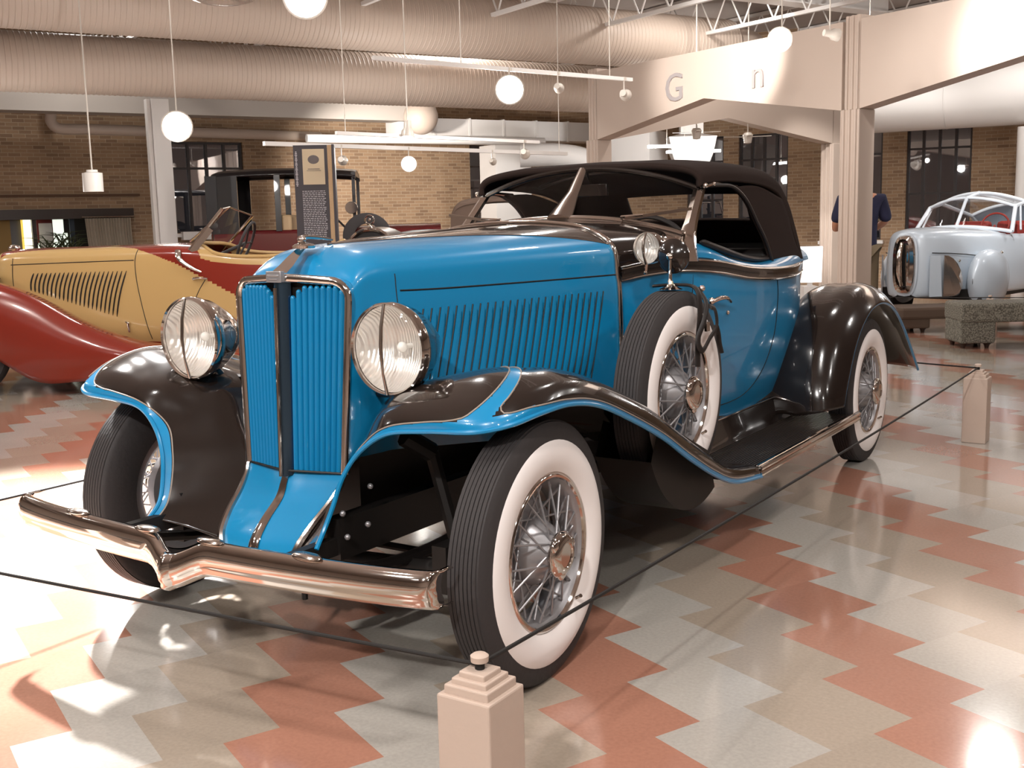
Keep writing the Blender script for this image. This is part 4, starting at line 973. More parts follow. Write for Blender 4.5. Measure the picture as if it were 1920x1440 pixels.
# spot lamp on the left screen pillar
sl = headlamp(.575, 1.235, 1.190, .060, 'spot_lamp', .11, yaw=-.15)
mb = MB(); mb.tube([(.575, 1.30, 1.185), (.585, 1.45, 1.17), (.575, 1.57, 1.20)], .010, 8); mb.tube([(.565, 1.245, 1.13), (.56, 1.245, 1.10)], .006, 6); mb.ball((.56, 1.245, 1.098), .008, 8, 6); obj('spot_lamp_arm', mb, chrome, car)
# mirror on the spare wheel, held down by a dark strap
mb = MB(); mb.lathe([(-.028, .0), (-.024, .02), (-.014, .045), (-.004, .060), (.0, .064), (.010, .062), (.012, .055), (.012, .0)], axis='Y', n=40, c=(.705, 1.180, 1.162)); obj('mirror_shell', mb, black, car)
mb = MB(); mb.ball((.705, 1.150, 1.162), .014, 12, 8)
mb.tube(crom([(.705, 1.155, 1.15), (.706, 1.150, 1.10), (.708, 1.146, 1.07), (.712, 1.143, 1.055)], 5), [.006]*5+[.008]*5+[.012]*5+[.014], 10)
G = []
for z, w1, w2_ in [(1.062, .014, .014), (1.055, .022, .02), (1.048, .04, .035), (1.043, .055, .05)]: G.append([Vector((.712+w1*.8*math.cos(a), 1.143+w2_*math.sin(a), z)) for a in [2*PI*k/20 for k in range(20)]])
mb.grid(G, wrapu=True); obj('spare_mirror', mb, chrome, car)
mb = MB()
def rimpt(a, r, dx): return Vector((.715+dx, 1.135+r*math.cos(a), .662+r*math.sin(a)))
mb.tube(crom([rimpt(1.45, .392, -.09), rimpt(1.45, .398, 0), rimpt(1.45, .385, .08), rimpt(1.45, .30, .100), rimpt(1.42, .20, .095), rimpt(1.40, .10, .10)], 6), .017, 8, flat=.35)
mb.tube(crom([rimpt(1.30, .395, .06), rimpt(1.28, .34, .098), rimpt(1.40, .27, .112), rimpt(1.55, .20, .105), rimpt(1.42, .16, .115), rimpt(1.10, .22, .112), rimpt(.95, .29, .110), rimpt(1.05, .34, .103), rimpt(1.25, .33, .110)], 6), .012, 8, flat=.5)
mb.tube(crom([rimpt(.95, .29, .108), rimpt(.78, .29, .100), rimpt(.62, .28, .096), rimpt(.45, .285, .093)], 6), .010, 8, flat=.5)
obj('spare_strap', mb, leather, car)
mb = MB(); mb.ball(rimpt(1.28, .395, .075), .012, 10, 8); mb.box(rimpt(1.33, .25, .118), (.01, .028, .034)); obj('strap_buckle', mb, chrome, car)

# ---- bumper
def bump_c(x):
    a = abs(x); y = -.505 - .075*max(0, 1-(a/.83)**2)**.8
    dip = max(0, 1-a/.13); dip = dip*dip*(3-2*dip)
    return y - .035*dip, .405 - .042*dip + .006*min(1, a/.8)
XS = sorted(set([round(-.83+1.66*k/80, 4) for k in range(81)] + [-.01, .01, -.02, .02, 0]))
G = []
for x in XS:
    y, z = bump_c(x); h = .050; e = min(1, max(.35, (.835-abs(x))/.01))
    prof = [(.030, h*.80), (.018, h*.97), (.004, h*.98), (-.008, h*.80), (-.016, h*.45), (-.019, h*.05), (-.015, -h*.35), (-.008, -h*.58), (-.009, -h*.72), (-.005, -h*.90), (.006, -h), (.022, -h*.92)]
    if abs(x) < .012: prof = [(a-.014, b*1.06) for a, b in prof]
    G.append([Vector((x, y+a, z+b)) for a, b in prof])
for s, row in ((-1, G[0]), (1, G[-1])):
    pass
G.insert(0, [p+Vector((-.008, .012, 0)) for p in G[0]]); G.insert(0, [p+Vector((-.004, .04, 0)) for p in G[0]])
G.append([p+Vector((.008, .012, 0)) for p in G[-1]]); G.append([p+Vector((-.0, .04, 0)) for p in G[-1]])
mb = MB(); mb.grid(G); bumper = obj('bumper', mb, chrome, car, solid=.006, ang=60)
for x in (.13, .47):
    for s in (1, -1):
        mb = MB(); y, z = bump_c(x); mb.ball((s*x, y+.006, z+.052), .035, 16, 8, sc=(1.5, .6, .28)); obj('bumper_bolt', mb, chrome_dull, bumper)
mb = MB()
for s in (1, -1): mb = MB(); mb.bar((s*.33, -.50, .40), (s*.33, .1, .40), .03, .05); obj('bumper_iron', mb, chassis, car)
# ---- chassis and front axle seen under the fender
mb = MB()
for s in (1, -1):
    mb.bar((s*.33, -.30, .42), (s*.36, 3.9, .42), .05, .12)
    mb.tube(crom([(s*.37, -.42, .36), (s*.37, -.1, .30), (s*.37, .25, .30), (s*.37, .6, .38)], 5), .03, 8, flat=.6)
    mb.tube([(s*.62, -.02, .30), (s*.70, .0, .387)], .035, 10); mb.box((s*.56, -.06, .31), (.05, .10, .14)); mb.tube([(s*.52, .05, .30), (s*.44, .03, .62)], .022, 8)
    mb.tube([(s*.44, .03, .62), (s*.40, -.05, .68)], .03, 8)
    mb.tube([(s*.70, 3.27, .387), (0, 3.27, .387)], .045, 10)
mb.tube(crom([(-.62, -.02, .31), (-.45, -.02, .27), (0, -.02, .25), (.45, -.02, .27), (.62, -.02, .31)], 5), .03, 10, flat=1.2)
mb.tube([(-.60, .12, .27), (.60, .12, .27)], .013, 8)
mb.box((0, .5, .46), (.44, 1.1, .30)); mb.tube([(.25, 1.2, .28), (.25, 3.6, .28)], .03, 8)
obj('chassis', mb, chassis, car)
mb = MB(); mb.tube([(.06, -.15, .15), (.06, -.15, .32)], .01, 6); mb.box((.0, -.16, .285), (.24, .02, .04)); obj('crank_guide', mb, chassis, car)
mb = MB()
for p in ((.37, -.30, .50), (.375, -.29, .43), (.41, -.24, .46), (.39, -.2, .56)): mb.ball(p, .009, 8, 6)
obj('chassis_bolts', mb, steel, car)
# ================================================================ rope barrier
post_m = mat('post_paint', rgb(186, 166, 152), .6, bump=(60, .06))
rope_m = mat('rope_black', rgb(26, 22, 20), .7)
def post(p, label):
    t = thing('barrier_post', label, 'post', p)
    mb = MB(); mb.box((0, 0, .185), (.128, .128, .37)); obj('shaft', mb, post_m, t, smooth=False, bevel=.004)
    mb = MB()
    for w_, z in ((.106, .382), (.084, .394), (.062, .406)): mb.box((0, 0, z-.006), (w_, w_, .024))
    obj('stepped_cap', mb, post_m, t, smooth=False, bevel=.003)
    mb = MB(); mb.lathe([(.412, .010), (.428, .010), (.428, .018)], axis='Z', n=20); obj('neck', mb, rope_m, t)
    mb = MB(); mb.lathe([(.428, .0), (.428, .018), (.440, .019), (.444, .014), (.444, 0)], axis='Z', n=24); obj('knob', mb, post_m, t)
    return t
PA, PB, PC_, PD = Vector((1.205, -.835, 0)), Vector((1.262, 4.03, 0)), Vector((-1.04, 5.0, 0)), Vector((-1.0, -1.02, 0))
post(PA, 'cream stepped barrier post in the foreground before the near front wheel')
post(PB, 'cream stepped barrier post beyond the rear wheel, where the rope turns the corner')
post(PC_, 'cream stepped barrier post hidden behind the blue car')
post(PD, 'cream stepped barrier post just outside the left edge of the picture')
pc = at(1855, 600, 11.15); pc.z = 0
post(pc, 'cream stepped barrier post behind the grey bench, only its cap showing')
def rope(a, b, label, sag=.015, z=.421, r=.0045):
    pts = []
    for k in range(25):
        t = k/24; p = a.lerp(b, t); pts.append((p.x, p.y, z-sag*4*t*(1-t)))
    mb = MB(); mb.tube(pts, r, 8); return tag(obj('barrier_rope', mb, rope_m), label, 'rope')
rope(PA, PB, 'black barrier rope running from the foreground post along the right side of the blue car')
rope(PA, PD, 'black barrier rope crossing from the foreground post to the left, before the bumper', .004)
rope(PB, PC_, 'black barrier rope behind the tail of the blue car')
rope(PD, PC_, 'black barrier rope on the far side of the blue car, by its far front wheel')
rope(pc, at(1640, 600, 11.6)*Vector((1, 1, 0)), 'black barrier rope in front of the pale blue car, left of its post', .005)
rope(pc, at(1990, 600, 11.05)*Vector((1, 1, 0)), 'black barrier rope in front of the pale blue car, right of its post', .005)
for q_, l_ in ((at(1640, 600, 11.6), 'cream stepped barrier post behind the rear fender of the blue car'), (at(1990, 600, 11.05), 'cream stepped barrier post outside the right edge of the picture')):
    q_.z = 0; post(q_, l_)

# ---------------------------------------------------------------- benches
speck = bpy.data.materials.new('speckled_fabric'); speck.use_nodes = True; nt = speck.node_tree; p = nt.nodes['Principled BSDF']; p.inputs['Roughness'].default_value = .9
tc = nt.nodes.new('ShaderNodeTexCoord'); n1 = nt.nodes.new('ShaderNodeTexNoise'); n1.inputs['Scale'].default_value = 90; n1.inputs['Detail'].default_value = 3
cr = nt.nodes.new('ShaderNodeValToRGB'); cr.color_ramp.elements[0].position = .38; cr.color_ramp.elements[0].color = rgb(70, 66, 58); cr.color_ramp.elements[1].position = .62; cr.color_ramp.elements[1].color = rgb(128, 124, 112)
nt.links.new(tc.outputs['Object'], n1.inputs['Vector']); nt.links.new(n1.outputs['Fac'], cr.inputs[0]); nt.links.new(cr.outputs[0], p.inputs['Base Color'])
darkwood = mat('dark_wood', rgb(52, 38, 30), .4)
def bench(p, rot, L, label, legm, topm, W=.5, h=.43):
    t = thing('bench', label, 'bench', p, rot)
    th = .18 if h > .4 else .13; mb = MB(); mb.box((L/2-.0, 0, h-th/2), (L, W, th)); obj('seat', mb, topm, t, smooth=False, bevel=.03)
    for x in (.17, L-.17):
        mb = MB(); mb.box((x, 0, (h-th+.02)/2+.025), (.33, W*.9, h-th-.03)); l = obj('leg_block', mb, topm, t, smooth=False, bevel=.02)
        for sx_ in (-.11, .11):
            for sy in (-.15, .15):
                mb = MB(); mb.lathe([(0, .018), (.03, .025), (.05, .045), (.05, 0)], axis='Z', n=12); o = obj('foot', mb, legm, l); o.location = (x+sx_, sy, 0)
    return t
p = at(1803, 655, 10.35); p.z = 0; bench(p+FH*.25, -YAW-.06, 1.9, 'grey speckled fabric bench on block legs at the right edge', darkwood, speck)
p = at(1690, 622, 11.75); p.z = 0; bench(p+FH*.3, -YAW+.03, 1.9, 'dark brown bench half hidden behind the rear fender and the grey bench', darkwood, mat('dark_brown_fabric', rgb(78, 62, 50), .8), W=.5, h=.28)

# ---------------------------------------------------------------- person behind the column
navy = mat('navy_shirt', rgb(32, 32, 58), .85); khaki = mat('khaki_cloth', rgb(112, 98, 78), .9); skin = mat('skin', rgb(196, 140, 112), .5); hair = mat('brown_hair', rgb(60, 44, 34), .7); shoe = mat('black_shoe', rgb(28, 24, 22), .4)
pp = at(1612, 500, 13.2); pp.z = 0
per = thing('person', 'person in a navy short-sleeved shirt and khaki trousers, back turned, standing behind the widest column', 'person', pp, -YAW+PI)
def skinbody(name, V_, E_, R_, m, parent, sub=2, root=0):
    me = bpy.data.meshes.new(name); me.from_pydata(V_, E_, []); me.materials.append(m); o = bpy.data.objects.new(name, me); COL.objects.link(o); o.parent = parent
    sk = o.modifiers.new('skin', 'SKIN'); sk.use_smooth_shade = True
    for i, r in enumerate(R_): me.skin_vertices[0].data[i].radius = (r, r*.72) if i in range(0, 4) else (r, r); me.skin_vertices[0].data[i].use_root = (i == root)
    s_ = o.modifiers.new('sub', 'SUBSURF'); s_.levels = sub; s_.render_levels = sub; return o
# local: -Y is the way the person faces
V_ = [(0, 0, .95), (0, 0, 1.12), (0, .01, 1.30), (0, .01, 1.46), (0, 0, 1.55), (0, -.01, 1.66), (0, -.015, 1.76),
      (.19, .01, 1.45), (.27, .02, 1.20), (.22, -.20, 1.10), (.12, -.28, 1.16),
      (-.19, .01, 1.45), (-.27, .02, 1.20), (-.22, -.20, 1.10), (-.12, -.28, 1.16),
      (.10, 0, .88), (.12, -.01, .50), (.13, .02, .09), (.13, -.12, .04), (-.10, 0, .88), (-.12, -.01, .50), (-.13, .02, .09), (-.13, -.12, .04)]
E_ = [(0, 1), (1, 2), (2, 3), (3, 4), (4, 5), (5, 6), (3, 7), (7, 8), (8, 9), (9, 10), (3, 11), (11, 12), (12, 13), (13, 14), (0, 15), (15, 16), (16, 17), (17, 18), (0, 19), (19, 20), (20, 21), (21, 22)]
R_ = [.15, .155, .17, .13, .055, .085, .075, .065, .045, .038, .03, .065, .045, .038, .03, .09, .06, .045, .035, .09, .06, .045, .035]
skinbody('body', V_, E_, R_, skin, per)
Vs = [(0, 0, .78), (0, 0, .95), (0, 0, 1.15), (0, .01, 1.32), (0, .01, 1.47), (.20, .015, 1.455), (.278, .02, 1.17), (-.20, .015, 1.455), (-.278, .02, 1.17)]
skinbody('shirt', Vs, [(0, 1), (1, 2), (2, 3), (3, 4), (4, 5), (5, 6), (4, 7), (7, 8)], [.20, .19, .19, .205, .13, .085, .068, .085, .068], navy, per)
Vt = [(0, 0, .92), (.10, 0, .84), (.125, -.01, .48), (.135, .02, .08), (-.10, 0, .84), (-.125, -.01, .48), (-.135, .02, .08)]
per.scale = (1.1, 1, 1)
skinbody('trousers', Vt, [(0, 1), (1, 2), (2, 3), (0, 4), (4, 5), (5, 6)], [.17, .115, .085, .07, .115, .085, .07], khaki, per)
mb = MB(); mb.ball((0, .01, 1.73), .105, 20, 14, sc=(.86, 1.0, 1.05)); obj('hair', mb, hair, per)
for s in (1, -1): mb = MB(); mb.ball((s*.13, -.05, .045), .06, 16, 10, sc=(.8, 2.0, .75)); obj('shoe', mb, shoe, per)

# ---------------------------------------------------------------- info panel, sign and boards
ip = at(563, 360, 10.9); ip.z = 0; ang_p = -YAW + .12
t = thing('info_panel', 'tall dark information panel with a pale framed picture and rows of small white text', 'sign', ip, ang_p)
t.scale = (1.13, 1.13, 1.055); pd = mat('panel_charcoal', rgb(60, 55, 60), .5); pw = mat('panel_paper', rgb(206, 190, 160), .6); ink = mat('panel_ink', rgb(110, 104, 104), .7)
mb = MB(); mb.box((.10, 0, .98), (.285, .03, 1.96)); obj('board', mb, pd, t, smooth=False)
mb = MB(); mb.box((.262, .16, .98), (.035, .34, 1.96)); obj('side_board', mb, mat('cork_edge', rgb(196, 166, 130), .8, bump=(120, .6)), t, smooth=False)
mb = MB(); mb.box((.292, .16, .98), (.022, .36, 1.97)); obj('dark_edge', mb, pd, t, smooth=False)
mb = MB(); mb.box((.125, -.018, 1.765), (.185, .006, .32)); obj('picture', mb, pw, t, smooth=False)
mb = MB(); mb.ball((.125, -.0215, 1.83), .04, 16, 8, sc=(1.2, .05, 1)); mb.box((.125, -.0222, 1.745), (.10, .002, .006)); mb.box((.125, -.0222, 1.73), (.12, .002, .004)); obj('picture_print', mb, ink, t)
wh = mat('panel_text', rgb(196, 192, 196), .6); mb = MB(); random.seed(3)
for k in range(26):                                     # body text, too small to read in the photograph
    z = 1.545-.0165*k; x = .02
    while x < .215:
        l_ = random.uniform(.008, .028); 
        if x+l_ > .222: break
        mb.box((x+l_/2, -.0165, z), (l_, .002, .006)); x += l_+.006
obj('small_text', mb, wh, t, smooth=False)
mb = MB()
for k in range(22): mb.box((-.02, -.0165, 1.90-.0145*k), (.012+.004*(k % 3), .002, .009))
obj('side_text', mb, wh, t, smooth=False)
# white sign on a stand beyond the tail of the blue car
sp_ = at(1522, 560, 15.6); sp_.z = 0
t = thing('sign_stand', 'tilted blank white sign board on a low pale plinth beside the columns', 'sign', sp_, -YAW)
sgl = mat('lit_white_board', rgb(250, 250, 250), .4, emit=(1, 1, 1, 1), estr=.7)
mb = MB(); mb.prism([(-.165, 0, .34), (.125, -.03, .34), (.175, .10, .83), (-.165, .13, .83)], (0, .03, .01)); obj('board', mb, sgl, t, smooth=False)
mb = MB(); mb.box((0, .2, .14), (.20, .3, .28)); mb.box((0, .12, .32), (.06, .06, .12)); obj('stand', mb, white_p, t, smooth=False)
mb = MB(); mb.box((0, 0, .06), (1.5, 1.2, .12)); o = obj('display_plinth', mb, white_p, smooth=False); o.location = at(1560, 560, 17.2)*Vector((1, 1, 0)); o.rotation_euler = (0, 0, ANG_A); tag(o, 'low white plinth at the foot of the white-lit column', 'plinth')

# ---- display niche in the left wall: curtain, boards, light panels
def wl(px, off=0.):                # a point on the left wall's face below pixel column px, off metres behind it
    p_ = orgA + ADIR*uA(px); p_.z = 0; return p_ + Vector((-ADIR.y, ADIR.x, 0))*off
R_A = Matrix.Rotation(ANG_A, 3, 'Z')
def onwall(name, px0, px1, z0, z1, off, th, m, label, cat, group=None):
    a, b = wl(px0, off), wl(px1, off); L = (b-a).length; mb = MB(); mb.box((L/2, 0, (z0+z1)/2), (L, th, z1-z0)); o = obj(name, mb, m, smooth=False); o.location = a; o.rotation_euler = (0, 0, ANG_A); return tag(o, label, cat, group)
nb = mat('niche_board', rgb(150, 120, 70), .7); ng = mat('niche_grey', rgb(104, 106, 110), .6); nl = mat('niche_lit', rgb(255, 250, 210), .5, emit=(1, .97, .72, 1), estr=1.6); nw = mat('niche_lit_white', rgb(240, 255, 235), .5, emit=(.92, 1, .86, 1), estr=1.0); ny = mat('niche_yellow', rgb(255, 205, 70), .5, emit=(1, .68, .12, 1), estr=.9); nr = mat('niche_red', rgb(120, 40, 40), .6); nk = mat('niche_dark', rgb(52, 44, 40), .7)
o = onwall('niche_back_wall', -80, 245, 0, 2.0, 1.25, .05, nk, 'dark back wall of the display niche', 'wall'); del o['label'], o['category']; o.name = 'wall_niche'; struct(o)
onwall('lintel', -60, 250, 1.50, 1.66, .02, .16, darkwood, 'dark wooden lintel over the display niche at left', 'lintel')
onwall('poster_board', -20, 21.5, .7, 1.50, .28, .04, nb, 'brown poster board with a round badge at the left edge', 'board')
mb = MB(); mb.ball((0, 0, 0), .07, 16, 8, sc=(1, .1, .7)); o = obj('round_badge', mb, ng); o.location = wl(8, .27)+Vector((0, 0, 1.33)); o.rotation_euler = (0, 0, ANG_A); tag(o, 'grey round badge on the brown poster board', 'badge')
onwall('grey_panel', 22, 42, .7, 1.50, .32, .04, ng, 'plain grey panel left of the yellow-edged lit panel', 'panel')
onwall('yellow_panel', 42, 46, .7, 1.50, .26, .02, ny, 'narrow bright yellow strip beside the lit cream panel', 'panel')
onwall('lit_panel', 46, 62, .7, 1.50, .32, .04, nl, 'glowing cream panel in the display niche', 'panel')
onwall('niche_post', 62, 70, .7, 1.50, .22, .08, darkwood, 'dark post dividing the display niche', 'post')
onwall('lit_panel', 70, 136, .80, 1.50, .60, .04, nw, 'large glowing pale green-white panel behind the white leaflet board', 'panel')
onwall('red_frame', 76, 107, 1.12, 1.50, .52, .04, nr, 'dark red frame behind the white leaflet board', 'frame')
onwall('leaflet_board', 79, 104, .75, 1.44, .44, .03, white_p, 'white upright leaflet board in the display niche', 'board')
onwall('dark_frame', 128, 136, 1.27, 1.50, .50, .04, nk, 'small dark frame at the right of the glowing panel', 'frame')
onwall('slate_panel', 136, 145, .7, 1.50, .34, .06, mat('slate', rgb(66, 76, 88), .6), 'slate blue upright panel beside the curtain', 'panel')
# spiky plant
mb = MB(); random.seed(5); b_ = Vector((0, 0, 0))
for k in range(46):
    a = random.uniform(0, 2*PI); l_ = random.uniform(.25, .5); e = random.uniform(.35, 1.25); x0 = random.uniform(-.28, .28)
    p0 = Vector((x0, 0, .0)); p1 = p0+Vector((math.cos(a)*l_*.5, math.sin(a)*l_*.2, math.sin(e)*l_*.7)); p2 = p0+Vector((math.cos(a)*l_, math.sin(a)*l_*.4, math.sin(e)*l_*.75)); mb.tube([p0, p1, p2], [.010, .008, .002], 5)
t = thing('grass_plant', 'spiky green plant in a dark trough below the glowing panel', 'plant', wl(106, -.02)+Vector((0, 0, .98)), ANG_A)
obj('leaves', mb, mat('leaf_green', rgb(64, 70, 44), .6), t); mb = MB(); mb.box((0, 0, -.5), (.7, .2, .96)); obj('trough', mb, darkwood, t, smooth=False)
# curtain on a rod
a, b = wl(157, -.10), wl(243, -.10); L = (b-a).length
t = thing('curtain', 'pleated grey-beige curtain hanging from a metal rod at left', 'curtain', a, ANG_A)
G = []
for z in (1.50, 1.2, .7, .05):
    G.append([Vector((L*k/160*(.99 if z > 1.4 else .97) + (.0 if z > 1.4 else .06*(1.5-z)), .025*math.sin(k*.62+.8*math.sin(k*.13)) , z)) for k in range(161)])
mb = MB(); mb.grid(loft(G, 4, 1)); obj('cloth', mb, mat('curtain_cloth', rgb(176, 164, 148), .9), t, solid=.004)
mb = MB(); mb.tube([(-.05, 0, 1.525), (L+.05, 0, 1.525)], .014, 8); obj('rod', mb, chrome_dull, t)
# thin dark strip standing in for the lintel's shadow line above the niche
onwall('lintel_shadow_strip', -40, 264, 1.86, 1.90, -.03, .05, mat('lintel_shadow_brown', rgb(96, 70, 52), .8), 'thin dark strip standing for the lintel shadow above the display niche', 'ledge')
onwall('radiator_cover', 336, 396, 1.10, 1.24, -.12, .16, white_p, 'white ledge box under the left window', 'ledge')
# ================================================================ the yellow and red roadster on the left
yel = mat('yellow_paint', rgb(184, 152, 100), .25, 0, .7); redp = mat('red_paint', rgb(124, 40, 28), .22, 0, .8)
yc = thing('roadster', 'low yellow and red open roadster with curved louvres, left behind the blue car', 'car', V(-4.44, 9.6, 0), -YAW)
def pgrid(mb, G, pf, flip=False):
    nr, nc = len(G), len(G[0]); vs = [p for r in G for p in r]; fs = []; ms = []
    for i in range(nr-1):
        for j in range(nc-1):
            q = (i*nc+j, i*nc+j+1, (i+1)*nc+j+1, (i+1)*nc+j); c = (vs[q[0]]+vs[q[2]])/2; m_ = pf(c)
            if m_ is None: continue
            fs.append(q); ms.append(m_)
    return mb.add(vs, fs, ms)
def ysec(x, w, zt, zb, sh=.12):
    return [Vector((x, -w*.80, zb)), Vector((x, -w*.97, zb+(zt-zb)*.22)), Vector((x, -w, zb+(zt-zb)*.55)), Vector((x, -w*.985, zt-sh*1.15)), Vector((x, -w*.93, zt-sh*.45)), Vector((x, -w*.75, zt-sh*.10)), Vector((x, -w*.4, zt-.008)), Vector((x, 0, zt))]
YS = [(.10, .10, .98, .50), (.11, .20, 1.08, .42), (.16, .29, 1.135, .36), (.28, .345, 1.16, .34), (.6, .39, 1.168, .33), (1.0, .43, 1.172, .32), (1.42, .47, 1.178, .30), (1.7, .50, 1.18, .29), (1.95, .53, 1.165, .28), (2.3, .56, 1.13, .28), (2.8, .57, 1.12, .28), (3.2, .55, 1.14, .29), (3.7, .46, 1.05, .32), (4.2, .30, .86, .36), (4.55, .10, .62, .42)]
YG = loft([ysec(*s_) for s_ in YS], 34, 16)
def lerpt(T, x):
    for (a, b), (c, d) in zip(T[:-1], T[1:]):
        if a <= x <= c: return b+(d-b)*(x-a)/(c-a)
    return T[0][1] if x < T[0][0] else T[-1][1]
YB = [(.10, 1.5), (.9, 1.5), (1.10, 1.172), (1.36, 1.150), (1.52, 1.10), (1.74, 1.01), (1.97, .885), (2.21, .75), (2.8, .55), (4.6, .30)]     # yellow below this line
YL = [(.0, .74), (.3, .70), (.60, .57), (.87, .45), (1.2, .385), (1.5, .375), (2.3, .40), (4.6, .40)]                # red below this one
def zc(x): return 1.060+.11*min(1.1, abs((x-2.42)/.62))**2.5
def incock(p, g=0.): return ((p.x-2.42)/(.62+g))**2 + (p.y/(.66+g))**2 < 1 and p.z > zc(p.x)-g*.85
def ycol(p):
    if incock(p): return None
    if incock(p, .075): return 0
    if p.z < lerpt(YL, p.x): return 1
    if p.x < 1.05 and abs(p.y) < .30 and p.z > 1.0 and p.x > .2: return 1
    return 0 if p.z < lerpt(YB, p.x) else 1
mb = MB(); pgrid(mb, YG, ycol); pgrid(mb, [[Vector((p.x, -p.y, p.z)) for p in r] for r in YG], ycol); obj('body', mb, [yel, redp], yc)
def yside(x, z, off=.0):
    i = min(range(len(YG)), key=lambda q: abs(YG[q][0].x-x)); r = YG[i]
    for a, b in zip(r[:-1], r[1:]):
        if a.z <= z <= b.z: return Vector((x, a.y+(b.y-a.y)*(z-a.z)/max(1e-6, b.z-a.z)-off, z))
    return Vector((x, r[-1].y-off, z))
# lip round the cockpit
mb = MB(); pts = []
for k in range(64):
    a = 2*PI*k/64; x = 2.42+.62*math.cos(a); y = .66*math.sin(a); i = min(range(len(YG)), key=lambda q: abs(YG[q][0].x-x)); r = YG[i]
    sh = min((abs(p.z-zc(x)), abs(p.y), p.z) for p in r)
    if abs(y) < sh[1]: z = min((abs(abs(p.y)-abs(y)), p.z) for p in r if p.z > .95)[1]
    else: y = math.copysign(sh[1], y); z = zc(x)
    pts.append(Vector((x, y, z)))
pts = [(pts[i-1]+pts[i]*2+pts[(i+1) % 64])/4+Vector((0, 0, .004)) for i in range(64)]
mb.tube(pts, .020, 8, closed=True, flat=.8); obj('cockpit_lip', mb, yel, yc)
for nm, L_ in (('seam', [(.30, 1.037), (.6, 1.043), (1.0, 1.05), (1.36, 1.055)]), ('seam', [(.32, 1.09), (.31, .9), (.33, .62)]), ('seam', [(1.39, 1.14), (1.37, 1.03), (1.38, .85), (1.42, .60), (1.46, .40)]), ('seam', [(1.96, .89), (1.90, .80), (1.86, .72)])):
    mb = MB(); mb.tube([yside(p.x, p.y, .001) for p in crom([(a, b, 0) for a, b in L_], 6)], .0035, 5); obj('panel_seam', mb, chassis, yc)
for k in range(22):                                       # curved louvre slots
    t = k/21; xt = .50+.795*t; zt_ = .965+.005*t; zb_ = .82-.225*t; n_ = 8; lean = .035+.075*t
    L_ = [yside(xt-lean*(i/n_)**1.0+.035*math.sin(PI*i/n_)*(-.35), zt_+(zb_-zt_)*i/n_, .003) for i in range(n_+1)]
    mb = MB(); mb.tube(L_, [.002]+[.0065]*(n_-1)+[.002], 6); obj('louvre_slot', mb, chassis, yc)
for x, z, s_ in ((.47, .72, .04), (1.28, .52, .055), (.77, .50, .03)):
    mb = MB(); a = yside(x, z, .01); mb.tube([a+Vector((-.02, 0, .03)), a+Vector((0, -.02, .02)), a+Vector((.005, -.01, -s_))], .008, 6); mb.ball(a+Vector((0, -.01, .02)), .014, 8, 6); obj('hood_latch', mb, chrome, yc)
mb = MB(); a = yside(1.86, .895, .02); mb.tube([a, a+Vector((.05, -.02, .006)), a+Vector((.12, -.01, .0))], [.014, .010, .008], 8); obj('door_handle', mb, chrome, yc)
# windscreen
w1, w2, w3, w4, wm, wn = Vector((1.80, -.46, 1.10)), Vector((2.10, -.40, 1.455)), Vector((2.16, .40, 1.40)), Vector((1.86, .46, 1.10)), Vector((1.70, 0, 1.19)), Vector((2.06, 0, 1.475))
mb = MB(); mb.add([w1, w2, wn, wm], [(0, 1, 2, 3)]); mb.add([wm, wn, w3, w4], [(0, 1, 2, 3)]); obj('windscreen_glass', mb, windglass, yc, smooth=False)
for a, b, r in ((w1, w2, .016), (w2, wn, .007), (wn, w3, .007), (w3, w4, .012), (wm, wn, .009)):
    mb = MB(); mb.tube([a, b], r, 8)
    if a is w1: mb.bar(a+Vector((.05, -.02, .01)), a.lerp(b, .55)+Vector((.04, -.02, 0)), .02, .05)
    obj('windscreen_frame', mb, chrome, yc)
mb = MB(); mb.tube(crom([(1.74, -.50, 1.13), (1.76, -.54, 1.06), (1.85, -.545, .99), (1.93, -.54, .95)], 4), [.02, .024, .024, .022, .02, .02, .018, .018, .016, .014, .012, .01, .008], 8, flat=.5); obj('windscreen_bracket', mb, chrome, yc)
mb = MB(); ring = [Vector((2.22+.07*math.sin(a), -.16+.20*math.cos(a), 1.17+.17*math.sin(a))) for a in [2*PI*k/30 for k in range(30)]]; mb.tube(ring, .012, 8, closed=True); mb.tube([(2.22, -.16, 1.17), (1.85, -.16, 1.02)], .014, 8)
for k in range(3): mb.tube([(2.22, -.16, 1.17), ring[k*10]], .009, 6)
obj('steering_wheel', mb, rubber, yc)
seatm = mat('red_leather', rgb(150, 44, 36), .5); pale_l = mat('pale_trim', rgb(210, 200, 196), .4)
mb = MB(); mb.box((2.66, 0, .84), (.20, .84, .36)); mb.box((2.42, 0, .72), (.5, .84, .14)); obj('seat', mb, seatm, yc, bevel=.04)
mb = MB(); mb.box((2.02, 0, .95), (.05, .84, .22)); obj('dashboard', mb, pale_l, yc, bevel=.02)
mb = MB(); mb.box((2.42, 0, .45), (1.0, .84, .05)); obj('cockpit_floor', mb, leather, yc)
